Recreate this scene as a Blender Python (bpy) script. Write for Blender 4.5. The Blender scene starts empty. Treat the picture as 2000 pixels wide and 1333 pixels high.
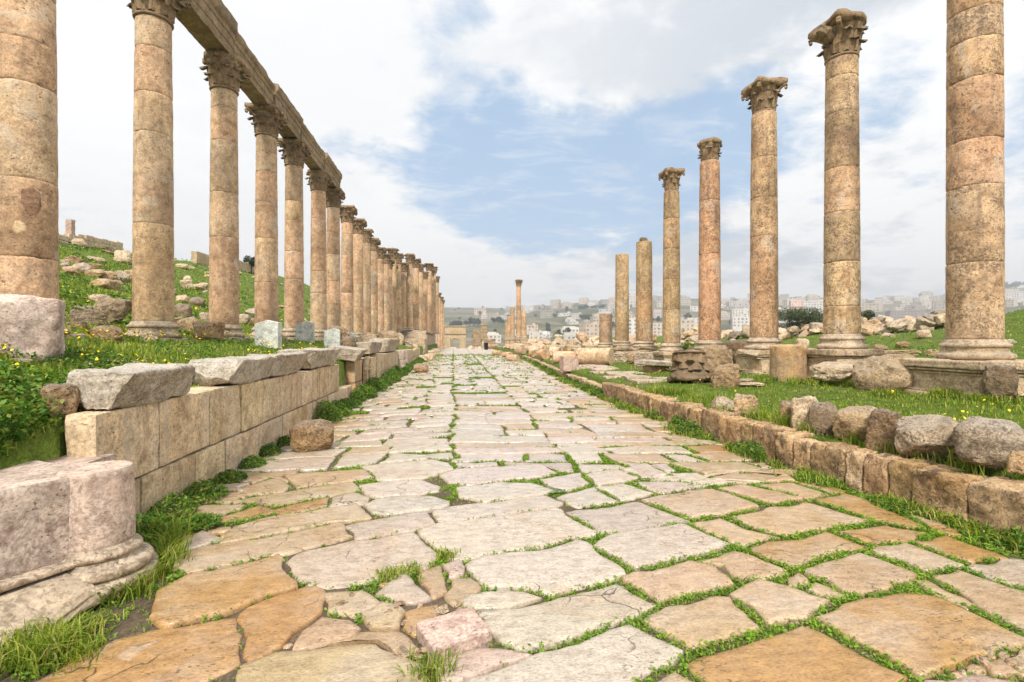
import bpy, math, random
import numpy as np
from mathutils import Vector, noise as mn
random.seed(7); RNG = np.random.default_rng(7)
C = bpy.context.scene.collection
R_ = math.radians
# ------------------------------------------------------------------ camera, sky, sun, exposure
EYE = 1.6
YAW = math.atan(0.115)
SA, CA = math.sin(YAW), math.cos(YAW)
cam = bpy.data.cameras.new('camera'); camo = bpy.data.objects.new('camera', cam); C.objects.link(camo)
cam.lens = 18.0; cam.sensor_width = 36.0; cam.clip_start = 0.05; cam.clip_end = 9000
camo.location = (0, 0, EYE); camo.rotation_euler = (R_(90), 0, -YAW)
bpy.context.scene.camera = camo
vs = bpy.context.scene.view_settings
vs.view_transform = 'Standard'; vs.look = 'None'; vs.exposure = 0.15
bpy.context.scene.cycles.diffuse_bounces = 1; vs.gamma = 1.0
SUN_EL, SUN_AZ = R_(46), R_(190)          # azimuth clockwise from the road direction (+Y)
sun = bpy.data.lights.new('sun', 'SUN'); sun.energy = 4.0; sun.angle = R_(8); sun.color = (1.0, 0.95, 0.88)
suno = bpy.data.objects.new('sun', sun); C.objects.link(suno)
sd = Vector((math.sin(SUN_AZ) * math.cos(SUN_EL), math.cos(SUN_AZ) * math.cos(SUN_EL), math.sin(SUN_EL)))
suno.rotation_euler = sd.to_track_quat('Z', 'Y').to_euler()


class NT:
    """small helper round a node tree"""
    def __init__(self, nt):
        self.t = nt; nt.nodes.clear()
    def n(self, kind, props=None, **inp):
        nd = self.t.nodes.new('ShaderNode' + kind)
        for k, v in (props or {}).items(): setattr(nd, k, v)
        for k, v in inp.items():
            key = int(k[1:]) if k[0] == 'i' and k[1:].isdigit() else k.replace('_', ' ')
            self.set(nd, key, v)
        return nd
    def set(self, nd, key, v):
        s = nd.inputs[key]
        if isinstance(v, bpy.types.NodeSocket): self.t.links.new(v, s)
        elif isinstance(v, bpy.types.Node): self.t.links.new(v.outputs[0], s)
        elif isinstance(v, (tuple, list)) and s.type == 'RGBA' and len(v) == 3: s.default_value = (*v, 1)
        else: s.default_value = v
    def math(self, op, a, b=None, c=None, clamp=False):
        nd = self.t.nodes.new('ShaderNodeMath'); nd.operation = op; nd.use_clamp = clamp
        self.set(nd, 0, a)
        if b is not None: self.set(nd, 1, b)
        if c is not None: self.set(nd, 2, c)
        return nd.outputs[0]
    def vmath(self, op, a, b=None):
        nd = self.t.nodes.new('ShaderNodeVectorMath'); nd.operation = op
        self.set(nd, 0, a)
        if b is not None: self.set(nd, 1, b)
        return nd.outputs['Value'] if op in ('DOT_PRODUCT', 'LENGTH', 'DISTANCE') else nd.outputs[0]
    def noise(self, vec, scale, detail=5, rough=.55, dist=0.0):
        nd = self.n('TexNoise', None, Vector=vec, Scale=scale, Detail=detail, Roughness=rough, Distortion=dist)
        return nd.outputs['Fac']
    def maprange(self, v, a, b, c=0.0, d=1.0, smooth=True):
        nd = self.t.nodes.new('ShaderNodeMapRange'); nd.interpolation_type = 'SMOOTHSTEP' if smooth else 'LINEAR'
        for k, x in (('Value', v), ('From Min', a), ('From Max', b), ('To Min', c), ('To Max', d)): self.set(nd, k, x)
        return nd.outputs[0]
    def mix(self, f, a, b, mode='MIX'):
        nd = self.t.nodes.new('ShaderNodeMix'); nd.data_type = 'RGBA'; nd.blend_type = mode
        self.set(nd, 0, f); self.set(nd, 6, a); self.set(nd, 7, b)
        return nd.outputs[2]
    def ramp(self, f, stops):
        nd = self.t.nodes.new('ShaderNodeValToRGB'); self.set(nd, 0, f)
        cr = nd.color_ramp
        while len(cr.elements) < len(stops): cr.elements.new(.5)
        for e, (p, c) in zip(cr.elements, stops): e.position = p; e.color = (*c, 1)
        return nd.outputs[0]


def px_dir(px, py):
    xc, zc, up = (px - 1000) / 1000, 1.0, (666.5 - py) / 1000
    v = Vector((SA * zc + CA * xc, CA * zc - SA * xc, up)); v.normalize(); return v


world = bpy.data.worlds.new('World'); bpy.context.scene.world = world; world.use_nodes = True
w = NT(world.node_tree)
wd = w.n('TexCoord').outputs['Generated']
sky = w.n('TexSky', dict(sky_type='NISHITA', sun_disc=False, sun_elevation=SUN_EL, sun_rotation=SUN_AZ, altitude=500, dust_density=1.0, ozone_density=1.0))
sep = w.n('SeparateXYZ', None, Vector=wd)
den = w.math('ADD', w.math('MAXIMUM', sep.outputs[2], 0.0), 0.22)
cp = w.vmath('DIVIDE', wd, w.n('CombineXYZ', None, X=den, Y=den, Z=den).outputs[0])
nb = w.noise(cp, 2.2, 9, .55, .25)
nfine = w.noise(cp, 7.0, 8, .6, .3)
ngrey = w.noise(cp, 1.3, 7, .55, .2)
blob = None
for (bx, by, sg, am) in [(870, 350, 100, .50), (1000, 330, 120, .55), (1130, 340, 130, .62), (1030, 400, 110, .45), (1290, 320, 120, .52), (1400, 250, 100, .50), (1220, 430, 110, .45),
                         (850, 90, 55, .42), (925, 15, 50, .36), (665, 265, 45, .34), (1735, 225, 60, .44), (1440, 330, 90, .36), (1560, 250, 60, .25), (980, 200, 60, .22),
                         (760, 330, 50, .25), (1700, 130, 60, .22), (2100, 330, 120, .35), (2300, 150, 140, .4), (-250, 300, 150, .4)]:
    k = 1.0 / (1 - math.cos(sg / 1000))
    d = w.vmath('DOT_PRODUCT', wd, tuple(px_dir(bx, by)))
    g = w.math('MULTIPLY', w.math('EXPONENT', w.math('MULTIPLY', w.math('SUBTRACT', d, 1.0), k)), am)
    blob = g if blob is None else w.math('ADD', blob, g)
blue = w.math('ADD', w.math('MINIMUM', blob, .75), w.math('MULTIPLY', w.math('SUBTRACT', nb, .5), 1.5))
blue = w.math('ADD', blue, w.math('MULTIPLY', w.math('SUBTRACT', nfine, .5), .80))
wisp = w.maprange(w.noise(w.vmath('MULTIPLY', cp, (1.6, 3.4, 1.0)), 3.0, 8, .62, .6), .46, .70)
bm_ = w.math('MULTIPLY', w.maprange(blue, .22, .66), w.math('SUBTRACT', 1.0, w.math('MULTIPLY', wisp, .34)))
grey = w.maprange(w.math('ADD', ngrey, w.math('MULTIPLY', w.math('SUBTRACT', nfine, .5), .35)), .44, .64)
side = w.maprange(sep.outputs[0], -.15, .55, .05, .85)          # the cloud bank is greyer towards the east of the road
greym = w.math('MULTIPLY', grey, w.math('ADD', side, .12))
ccol = w.mix(greym, (9.8, 9.8, 9.8), (5.9, 6.4, 7.1))
zen = w.maprange(sep.outputs[2], .5, .95, 1.0, 1.35)
ccol = w.mix(1.0, ccol, w.n('CombineXYZ', None, X=zen, Y=zen, Z=zen).outputs[0], 'MULTIPLY')
skyc = w.mix(.66, sky.outputs[0], (4.0, 6.3, 9.2))
final = w.mix(w.math('MULTIPLY', bm_, .92), ccol, skyc)
bg = w.n('Background', None, Color=final, Strength=0.10)
w.t.links.new(bg.outputs[0], w.n('OutputWorld').inputs[0])

# ------------------------------------------------------------------ picture <-> world helpers (x across, y along the road, z up)
def P(px, py, zc):
    xc = (px - 1000) / 1000 * zc
    return Vector((SA * zc + CA * xc, CA * zc - SA * xc, EYE - (py - 666.5) / 1000 * zc))
def GP(px, py, h=0.0):
    return P(px, py, 1000 * (EYE - h) / (py - 666.5))
def zc_of(x, y): return SA * x + CA * y
def lerp_tab(x, tab):
    if x <= tab[0][0]: return tab[0][1]
    for (a, va), (b, vb) in zip(tab, tab[1:]):
        if x <= b: return va + (vb - va) * (x - a) / (b - a)
    return tab[-1][1]
def sst(a, b, x):
    t = min(1, max(0, (x - a) / (b - a))); return t * t * (3 - 2 * t)

kp = [GP(*q) for q in ((1884, 1022), (1510, 902), (1200, 784), (1100, 740), (1040, 708))]
KERB = [(0.0, kp[0].x + .03)] + [(p.y, p.x) for p in kp] + [(75, 7.4), (110, 8.0)]
def kerb_x(y): return lerp_tab(y, KERB)
WALL_X = -2.69

LPROF = [(-90, 10.5), (-40, 9.0), (-27, 8.5), (-22, 6.9), (-14, 3.9), (-9, 2.15), (-7.6, 1.72), (-6.15, 1.66), (-4.6, 1.46), (-3.4, 1.12), (-2.75, 1.0)]
RPROF = [(0, .36), (1, .44), (2.5, .54), (4.6, .64), (7.5, .80), (12.5, 1.2), (20.5, 2.25), (24, 2.3), (40, 1.2), (90, -2)]
def ground_z(x, y):
    fall = 0.0 if y < 100 else min(7.0, (y - 100) * .045)
    kx = kerb_x(y)
    if x < WALL_X - .25:
        near = 1 - sst(3.2, 4.6, y)
        z = lerp_tab(x, LPROF)
        if x < -7.5:
            m = .95 + .011 * max(0, min(y, 88) - 35) - (0 if y > 35 else (35 - y) * .0015)
            z = 1.66 + (z - 1.66) * m * (1 - sst(115, 190, y))
            z += .35 * mn.noise(Vector((x * .22, y * .22, 3))) * min(1, (-7.5 - x) / 3) + .10 * mn.noise(Vector((x * .9, y * .9, 1)))
        else:
            z += .04 * mn.noise(Vector((x * 1.3, y * 1.3, 5)))
        zn = .74 + .36 * sst(-2.9, -4.3, x) if x > -4.6 else z - .1
        z = z * (1 - near) + min(z, zn) * near if y < 4.6 else z
    elif x < kx + .22:
        z = -.05 + .012 * mn.noise(Vector((x * 3, y * 3, 0)))
    else:
        z = lerp_tab(x - kx, RPROF)
        d = x - kx
        if d > 1: z += (.05 * mn.noise(Vector((x * 1.1, y * 1.1, 7))) + .22 * mn.noise(Vector((x * .2, y * .2, 9))) * sst(5, 12, d)) * sst(0, 3, d)
        z += 1.5 * math.exp(-((x - 24) / 6) ** 2 - ((y - 14) / 6) ** 2)
    return z - fall
def hit(px, py, z0=2.0, z1=120.0):
    zc = z0
    while zc < z1:
        p = P(px, py, zc)
        if p.z <= ground_z(p.x, p.y): break
        zc *= 1.01
    p = P(px, py, zc); p.z = ground_z(p.x, p.y); return p, zc

# ------------------------------------------------------------------ materials
def new_mat(name):
    m = bpy.data.materials.new(name); m.use_nodes = True
    return m, NT(m.node_tree)
def finish(t, col, rough=.85, bump=None, bstr=.4, bdist=.01, spec=.3, **kw):
    b = t.n('BsdfPrincipled', None, Base_Color=col, Roughness=rough, Specular_IOR_Level=spec, **kw)
    if bump is not None:
        t.set(b, 'Normal', t.n('Bump', None, Strength=bstr, Distance=bdist, Height=bump).outputs[0])
    t.t.links.new(b.outputs[0], t.n('OutputMaterial').inputs[0])
    return b
def stone(name, c1, c2, c3, scale=1.0, pit=.5, streak=.0, lichen=.3, lcol=(.07, .062, .052), tint=True, top=0.0, topcol=(.42, .39, .34), patch=0.0, bstr=.7, bdist=.012, pscale=1.0, drip=0.0, speck=0.0, spcol=(.10, .068, .045)):
    m, t = new_mat(name)
    oi = t.n('ObjectInfo')
    rnd = t.n('CombineXYZ', None, X=t.math('MULTIPLY', oi.outputs['Random'], 37.0), Y=t.math('MULTIPLY', oi.outputs['Random'], 91.0), Z=t.math('MULTIPLY', oi.outputs['Random'], 53.0))
    # object space in metres: undo the object's own scale with the world rotation kept
    geo = t.n('NewGeometry')
    pos = t.vmath('ADD', geo.outputs['Position'], rnd.outputs[0])
    n1 = t.noise(pos, 1.1 * scale, 6, .6, .3)
    n2 = t.noise(pos, 6.5 * scale, 8, .65, .2)
    n3 = t.noise(pos, 34 * scale, 5, .7)
    col = t.ramp(n1, [(.28, c1), (.5, c2), (.72, c3)])
    col = t.mix(1.0, col, t.ramp(n2, [(.30, (.58, .53, .48)), (.5, (1, 1, 1)), (.72, (1.36, 1.31, 1.24))]), 'MULTIPLY')
    col = t.mix(.9, col, t.ramp(n3, [(.32, (.56, .51, .46)), (.52, (1, 1, 1)), (.70, (1.30, 1.28, 1.25))]), 'MULTIPLY')
    if tint: col = t.mix(1.0, col, oi.outputs['Color'], 'MULTIPLY')
    if patch:                                                   # broad grey weathering
        gm_ = t.maprange(t.noise(t.vmath('ADD', pos, (71, 17, 43)), .85 * scale, 6, .66, .6), .48, .66)
        col = t.mix(t.math('MULTIPLY', gm_, .62), col, t.mix(1.0, col, (.58, .555, .53), 'MULTIPLY'))
        pl_ = t.maprange(t.noise(t.vmath('ADD', pos, (5, 47, 23)), 1.2 * scale, 5, .62, .8), .55, .68)
        col = t.mix(t.math('MULTIPLY', pl_, .5), col, (.66, .56, .44))
    if patch:                                                   # rusty and rose iron stains
        pm = t.maprange(t.noise(pos, 1.9 * scale, 5, .6, .8), .56, .72)
        col = t.mix(t.math('MULTIPLY', pm, patch), col, (.50, .27, .12))
        pm2 = t.maprange(t.noise(t.vmath('ADD', pos, (31, 7, 3)), 1.3 * scale, 5, .6, .6), .56, .7)
        col = t.mix(t.math('MULTIPLY', pm2, patch * .8), col, (.56, .36, .29))
    if streak:
        sv = t.vmath('MULTIPLY', pos, (5.5, 5.5, .42))
        sm = t.maprange(t.noise(sv, 1.0, 6, .6, .3), .5, .72)
        col = t.mix(t.math('MULTIPLY', sm, streak), col, (.17, .125, .088))
    if drip:
        sv = t.vmath('MULTIPLY', pos, (3.6, 3.6, .22))
        nn = t.noise(sv, 1.0, 4, .55)
        col = t.mix(t.math('MULTIPLY', t.maprange(nn, .52, .66), drip), col, (.30, .18, .09))
        col = t.mix(t.math('MULTIPLY', t.maprange(nn, .46, .34), drip * .9), col, (.56, .48, .38))
    if lichen:
        lm = t.maprange(t.math('ADD', t.noise(pos, 2.6 * scale, 9, .72, .4), t.math('MULTIPLY', t.math('SUBTRACT', n3, .5), .35)), .53, .66)
        col = t.mix(t.math('MULTIPLY', lm, lichen), col, lcol)
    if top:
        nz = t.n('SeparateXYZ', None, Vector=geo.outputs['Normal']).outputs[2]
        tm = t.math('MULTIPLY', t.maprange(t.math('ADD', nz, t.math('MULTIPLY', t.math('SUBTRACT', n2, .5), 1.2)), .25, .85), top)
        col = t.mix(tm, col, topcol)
    if speck:                                                   # dark weathering specks in clouds
        sn = t.noise(t.vmath('ADD', pos, (13, 5, 27)), 19 * scale, 5, .68, .8)
        sc2 = t.maprange(t.noise(pos, 1.5 * scale, 5, .62, .7), .36, .62)
        sk = t.maprange(t.math('ADD', sn, t.math('MULTIPLY', sc2, .11)), .57, .655)
        col = t.mix(t.math('MULTIPLY', sk, speck), col, spcol)
    pv = t.vmath('MULTIPLY', pos, (1.0, 1.0, 1.9))
    pn = t.noise(pv, 27 * scale * pscale, 3, .6, .5)
    pm = t.maprange(pn, .60, .69)
    pm = t.math('MULTIPLY', pm, t.maprange(t.noise(pos, 3.1 * scale, 3, .5), .38, .58))
    col = t.mix(t.math('MULTIPLY', pm, pit), col, (.095, .062, .04))
    h = t.math('ADD', t.math('MULTIPLY', n2, .9), t.math('MULTIPLY', n3, .45))
    h = t.math('SUBTRACT', h, t.math('MULTIPLY', pm, .55 * max(pit, .4)))
    finish(t, col, .86, h, bstr, bdist, .25)
    return m

M = {}
M['column'] = stone('column_limestone', (.47, .335, .215), (.60, .45, .30), (.67, .54, .39), pit=.85, streak=.40, lichen=.24, lcol=(.17, .135, .105), patch=.26, bdist=.02, pscale=.7, speck=.24)
M['column_dark'] = stone('speckled_limestone', (.46, .325, .205), (.59, .445, .295), (.66, .53, .38), pit=.95, streak=.5, lichen=.40, lcol=(.12, .09, .068), patch=.36, bdist=.026, pscale=.62, speck=.60)
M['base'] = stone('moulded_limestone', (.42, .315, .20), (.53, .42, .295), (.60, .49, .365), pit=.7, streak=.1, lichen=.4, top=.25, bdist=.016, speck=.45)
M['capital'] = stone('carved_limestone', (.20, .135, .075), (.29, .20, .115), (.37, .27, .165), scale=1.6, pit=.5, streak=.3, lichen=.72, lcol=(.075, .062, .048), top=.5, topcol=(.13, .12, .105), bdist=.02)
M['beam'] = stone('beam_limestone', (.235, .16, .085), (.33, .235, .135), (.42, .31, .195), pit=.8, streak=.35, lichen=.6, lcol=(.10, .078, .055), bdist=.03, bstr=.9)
M['ashlar'] = stone('ashlar_limestone', (.60, .44, .255), (.68, .53, .335), (.735, .605, .425), pit=.75, lichen=.12, lcol=(.26, .17, .10), drip=.42, bdist=.014, speck=.24, spcol=(.22, .14, .08))
M['pink'] = stone('pink_limestone', (.50, .385, .31), (.585, .475, .395), (.64, .54, .46), scale=1.3, pit=.75, streak=.08, lichen=.2, lcol=(.24, .145, .105), bdist=.014, speck=.42, spcol=(.22, .13, .10))
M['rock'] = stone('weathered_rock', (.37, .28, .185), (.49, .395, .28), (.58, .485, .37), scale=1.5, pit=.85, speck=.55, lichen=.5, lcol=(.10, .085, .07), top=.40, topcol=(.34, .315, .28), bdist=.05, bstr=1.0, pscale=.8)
M['kerb'] = stone('kerb_limestone', (.46, .28, .135), (.58, .40, .225), (.64, .48, .31), scale=1.4, speck=.62, pit=.9, streak=.2, lichen=.85, lcol=(.075, .055, .04), bdist=.03, bstr=1.0)
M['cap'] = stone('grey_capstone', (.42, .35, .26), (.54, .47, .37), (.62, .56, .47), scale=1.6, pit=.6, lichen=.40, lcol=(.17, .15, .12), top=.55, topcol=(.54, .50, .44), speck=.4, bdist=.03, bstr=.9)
M['marble'] = stone('pale_marble', (.56, .58, .52), (.64, .655, .60), (.70, .71, .66), scale=.9, pit=.15, lichen=.08, tint=True, bdist=.003)

# paving: colour of each slab is an attribute, wear and stains are procedural
m, t = new_mat('worn_paving'); M['road'] = m
pos = t.n('NewGeometry').outputs['Position']
at = t.n('Attribute', dict(attribute_name='slab'))
n1 = t.noise(pos, 1.6, 6, .6, .5)
wv = t.vmath('MULTIPLY', t.vmath('ADD', pos, t.n('TexNoise', None, Vector=pos, Scale=1.2).outputs['Color']), (3.0, 11.0, 3.0))
n2 = t.noise(t.vmath('MULTIPLY', pos, (1.0, 2.1, 1.0)), 7.5, 9, .74, .15)
n3 = t.noise(t.vmath('MULTIPLY', pos, (1.0, 1.7, 1.0)), 52, 5, .75)
col = t.mix(t.maprange(n1, .42, .68, 0, .55), at.outputs['Color'], (.53, .44, .345))
col = t.mix(t.maprange(t.noise(t.vmath('ADD', pos, (9, 4, 2)), 1.1, 5, .6, .6), .52, .70, 0, .42), col, (.42, .26, .125))
col = t.mix(1.0, col, t.ramp(n2, [(.28, (.60, .52, .45)), (.5, (1, 1, 1)), (.70, (1.30, 1.29, 1.29))]), 'MULTIPLY')
col = t.mix(.8, col, t.ramp(n3, [(.32, (.46, .39, .33)), (.5, (1, 1, 1)), (.70, (1.30, 1.30, 1.30))]), 'MULTIPLY')
warp = t.vmath('ADD', pos, t.vmath('MULTIPLY', t.vmath('SUBTRACT', t.n('TexNoise', None, Vector=pos, Scale=3.0, Detail=4.0).outputs['Color'], (.5, .5, .5)), (.55, .55, .0)))
vo = t.n('TexVoronoi', dict(feature='DISTANCE_TO_EDGE'), Vector=warp, Scale=1.9)
crk = t.math('MULTIPLY', t.maprange(vo.outputs['Distance'], .0, .014, 1, 0), t.maprange(t.noise(t.vmath('ADD', pos, (3, 17, 5)), .9, 2), .55, .60))
pitv = t.vmath('MULTIPLY', pos, (1.0, 1.7, 1.0))
pm = t.math('MULTIPLY', t.maprange(t.noise(pitv, 23, 3, .6, .7), .60, .68), t.maprange(t.noise(pos, 1.3, 3), .46, .62))
col = t.mix(t.math('MULTIPLY', pm, .8), col, (.13, .085, .055))
col = t.mix(t.math('MULTIPLY', crk, .85), col, (.10, .065, .04))
h = t.math('ADD', t.math('MULTIPLY', n2, .5), t.math('MULTIPLY', n3, .30))
h = t.math('SUBTRACT', h, t.math('ADD', t.math('MULTIPLY', crk, .8), t.math('MULTIPLY', pm, .5)))
rg = t.maprange(t.math('ADD', t.math('MULTIPLY', n1, .6), t.math('MULTIPLY', n2, .4)), .32, .66, .20, .55)
finish(t, col, rg, h, .8, .018, .5, Coat_Weight=.5, Coat_Roughness=.18)

m, t = new_mat('damp_soil'); M['soil'] = m
pos = t.n('NewGeometry').outputs['Position']
n1 = t.noise(pos, 2.2, 6, .6); n3 = t.noise(pos, 40, 5, .7)
col = t.ramp(n1, [(.3, (.10, .07, .045)), (.6, (.17, .125, .085)), (.8, (.24, .18, .12))])
col = t.mix(1.0, col, t.ramp(n3, [(.3, (.5, .5, .5)), (.6, (1.1, 1.1, 1.1)), (.75, (1.9, 1.8, 1.6))]), 'MULTIPLY')
finish(t, col, .9, n3, .8, .02, .2)

m, t = new_mat('grassy_ground'); M['ground'] = m
pos = t.n('NewGeometry').outputs['Position']
n1 = t.noise(pos, .55, 8, .65, .4); n2 = t.noise(pos, 5, 7, .7); n3 = t.noise(pos, 36, 5, .7)
gc = t.ramp(n2, [(.3, (.060, .095, .016)), (.5, (.125, .18, .026)), (.72, (.21, .26, .045))])
sc_ = t.ramp(n2, [(.3, (.11, .08, .05)), (.55, (.20, .15, .10)), (.75, (.33, .27, .20))])
col = t.mix(t.maprange(t.math('ADD', n1, t.math('MULTIPLY', t.math('SUBTRACT', n2, .5), .5)), .56, .66), gc, sc_)
col = t.mix(1.0, col, t.ramp(n3, [(.3, (.55, .55, .5)), (.55, (1, 1, 1)), (.75, (1.3, 1.3, 1.2))]), 'MULTIPLY')
finish(t, col, .92, t.math('ADD', n2, n3), .8, .05, .1)

m, t = new_mat('hill_country'); M['hills'] = m
pos = t.n('NewGeometry').outputs['Position']
n1 = t.noise(pos, .006, 8, .62, .5); n2 = t.noise(pos, .05, 7, .7, .3)
col = t.ramp(n1, [(.3, (.060, .085, .035)), (.46, (.11, .115, .060)), (.56, (.23, .19, .135)), (.7, (.10, .125, .055))])
col = t.mix(1.0, col, t.ramp(n2, [(.3, (.45, .5, .45)), (.55, (1, 1, 1)), (.72, (1.6, 1.5, 1.4))]), 'MULTIPLY')
finish(t, col, .95, None, spec=.05)

def leafy(name, cols, trans=.35):
    m, t = new_mat(name)
    g = t.n('NewGeometry')
    c = t.ramp(g.outputs['Random Per Island'], [(i / (len(cols) - 1), c) for i, c in enumerate(cols)])
    nz = t.noise(g.outputs['Position'], 1.7, 4, .6)
    c = t.mix(.7, c, t.ramp(nz, [(.3, (.55, .62, .5)), (.5, (1, 1, 1)), (.72, (1.35, 1.22, .9))]), 'MULTIPLY')
    b = t.n('BsdfPrincipled', None, Base_Color=c, Roughness=.55, Specular_IOR_Level=.25)
    tr = t.n('BsdfTranslucent', None, Color=t.mix(1.0, c, (1.25, 1.3, .6), 'MULTIPLY'))
    mx = t.n('MixShader', None, Fac=trans); t.t.links.new(b.outputs[0], mx.inputs[1]); t.t.links.new(tr.outputs[0], mx.inputs[2])
    t.t.links.new(mx.outputs[0], t.n('OutputMaterial').inputs[0])
    return m
M['grass'] = leafy('meadow_grass', [(.095, .165, .013), (.165, .265, .020), (.245, .35, .028), (.35, .39, .055), (.48, .42, .15)])
M['weed'] = leafy('green_weeds', [(.03, .10, .012), (.065, .17, .017), (.11, .24, .024), (.21, .31, .04), (.30, .30, .07)], .3)
M['joint'] = leafy('joint_grass', [(.09, .20, .014), (.16, .31, .022), (.23, .38, .032), (.32, .40, .075)])
M['olive'] = leafy('olive_leaves', [(.050, .075, .030), (.085, .110, .050), (.125, .150, .080)], .2)
M['tree'] = leafy('dark_tree_leaves', [(.018, .040, .018), (.035, .065, .026), (.055, .085, .035)], .15)
def plain(name, col, rough=.7, spec=.3, var=.25, scale=2.0):
    m, t = new_mat(name)
    n = t.noise(t.n('NewGeometry').outputs['Position'], scale, 6, .65)
    oi = t.n('ObjectInfo')
    c = t.mix(1.0, col, t.ramp(n, [(.3, (1 - var,) * 3), (.7, (1 + var * .5,) * 3)]), 'MULTIPLY')
    c = t.mix(1.0, c, oi.outputs['Color'], 'MULTIPLY')
    finish(t, c, rough, n, .3, .01, spec)
    return m
M['flower'] = plain('yellow_petals', (.85, .62, .012), .6, .2, .15, 30)
M['house'] = plain('rendered_house_wall', (.62, .585, .53), .85, .1, .22, .35)
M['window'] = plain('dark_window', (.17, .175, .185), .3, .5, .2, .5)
M['bark'] = plain('grey_bark', (.10, .075, .05), .9, .1, .4, 8)
M['black'] = plain('black_cloth', (.012, .012, .014), .8, .2, .3, 6)
m, t = new_mat('rain_water'); M['water'] = m
finish(t, (.20, .17, .14), .03, t.noise(t.n('NewGeometry').outputs['Position'], 6, 3), .04, .01, .6)

# ------------------------------------------------------------------ object helpers
def mesh_from(name, verts, faces, mat, smooth=True):
    me = bpy.data.meshes.new(name); me.from_pydata([tuple(v) for v in verts], [], faces)
    if smooth: me.polygons.foreach_set('use_smooth', [True] * len(me.polygons))
    if mat is not None: me.materials.append(mat)
    me.update(); return me
def mesh_np(name, V, F4, F3, mat, smooth=False):
    """fast mesh from numpy arrays of quads and triangles"""
    me = bpy.data.meshes.new(name)
    n4, n3 = len(F4), len(F3)
    me.vertices.add(len(V)); me.vertices.foreach_set('co', V.astype(np.float32).ravel())
    loops = np.concatenate([F4.ravel(), F3.ravel()]).astype(np.int32)
    me.loops.add(len(loops)); me.loops.foreach_set('vertex_index', loops)
    me.polygons.add(n4 + n3)
    st = np.concatenate([np.arange(n4) * 4, n4 * 4 + np.arange(n3) * 3]).astype(np.int32)
    me.polygons.foreach_set('loop_start', st)
    if smooth: me.polygons.foreach_set('use_smooth', np.ones(n4 + n3, dtype=bool))
    me.materials.append(mat); me.update(calc_edges=True); me.validate()
    return me
LABELS = {}
def crisp(me, deg):
    me.set_sharp_from_angle(angle=R_(deg)); return me
def tag(o, label=None, cat=None, group=None, kind='thing'):
    if label: o['label'] = label
    if cat: o['category'] = cat
    if group: o['group'] = group
    if kind: o['kind'] = kind
    if label and kind == 'thing': LABELS.setdefault(label, []).append(o)
    return o
def obj(name, me, parent=None, tint=None, loc=None, rot=None, scale=None):
    o = bpy.data.objects.new(name, me); C.objects.link(o)
    if parent: o.parent = parent
    if tint: o.color = (*tint, 1)
    if loc is not None: o.location = loc
    if rot is not None: o.rotation_euler = rot
    if scale is not None: o.scale = scale
    return o
def empty(name, loc, label, cat, group=None, rotz=0):
    o = bpy.data.objects.new(name, None); C.objects.link(o); o.location = loc; o.rotation_euler = (0, 0, rotz)
    return tag(o, label, cat, group)

_CUBE = {}
def cube_grid(n):
    if n in _CUBE: return _CUBE[n]
    idx, V, F = {}, [], []
    def vid(p):
        k = tuple(round(c * n) for c in p)
        if k not in idx: idx[k] = len(V); V.append(p)
        return idx[k]
    for ax in range(3):
        for s in (-1, 1):
            for i in range(n):
                for j in range(n):
                    q = []
                    for (a, b) in ((i, j), (i + 1, j), (i + 1, j + 1), (i, j + 1)):
                        p = [0, 0, 0]; p[ax] = s; p[(ax + 1) % 3] = -1 + 2 * a / n; p[(ax + 2) % 3] = -1 + 2 * b / n
                        q.append(vid(tuple(p)))
                    F.append(q if s > 0 else q[::-1])
    _CUBE[n] = (np.array(V, float), F); return _CUBE[n]
def block_mesh(name, size, seed, mat, r=.03, amp=.012, n=8, cuts=0, depth=.15, freq=2.5, base0=True):
    """a rough hewn block or boulder: rounded box, a few broken planes, two octaves of noise"""
    V, F = cube_grid(n); rg = random.Random(seed)
    h = np.array(size) / 2; r = min(r, h.min() * .98)
    q = V * h; inner = np.clip(q, -(h - r), h - r); d = q - inner
    L = np.linalg.norm(d, axis=1, keepdims=True); L[L == 0] = 1; d = d / L
    q = inner + d * r
    for _ in range(cuts):
        nv = np.array([rg.gauss(0, 1), rg.gauss(0, 1), rg.gauss(.15, .8)]); nv /= np.linalg.norm(nv)
        sup = np.abs(nv) @ h
        o = sup * (1 - depth * rg.uniform(.5, 1.6)) * .92
        ex = np.maximum(q @ nv - o, 0); q = q - ex[:, None] * nv
    off = Vector((seed * 7.13 % 97, seed * 3.7 % 89, seed * 1.9 % 83))
    out = []
    for p, dd in zip(q, d):
        v = Vector(p) * freq + off
        k = amp * (mn.noise(v) * 1.1 + .6 * mn.noise(v * 2.9) + .40 * (.5 - abs(mn.noise(v * 5.1)) * 1.6) + .25 * mn.noise(v * 11))
        out.append(p + dd * k)
    out = np.array(out)
    if base0: out[:, 2] += h[2]
    return crisp(mesh_from(name, out, F, mat), 34)
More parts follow.
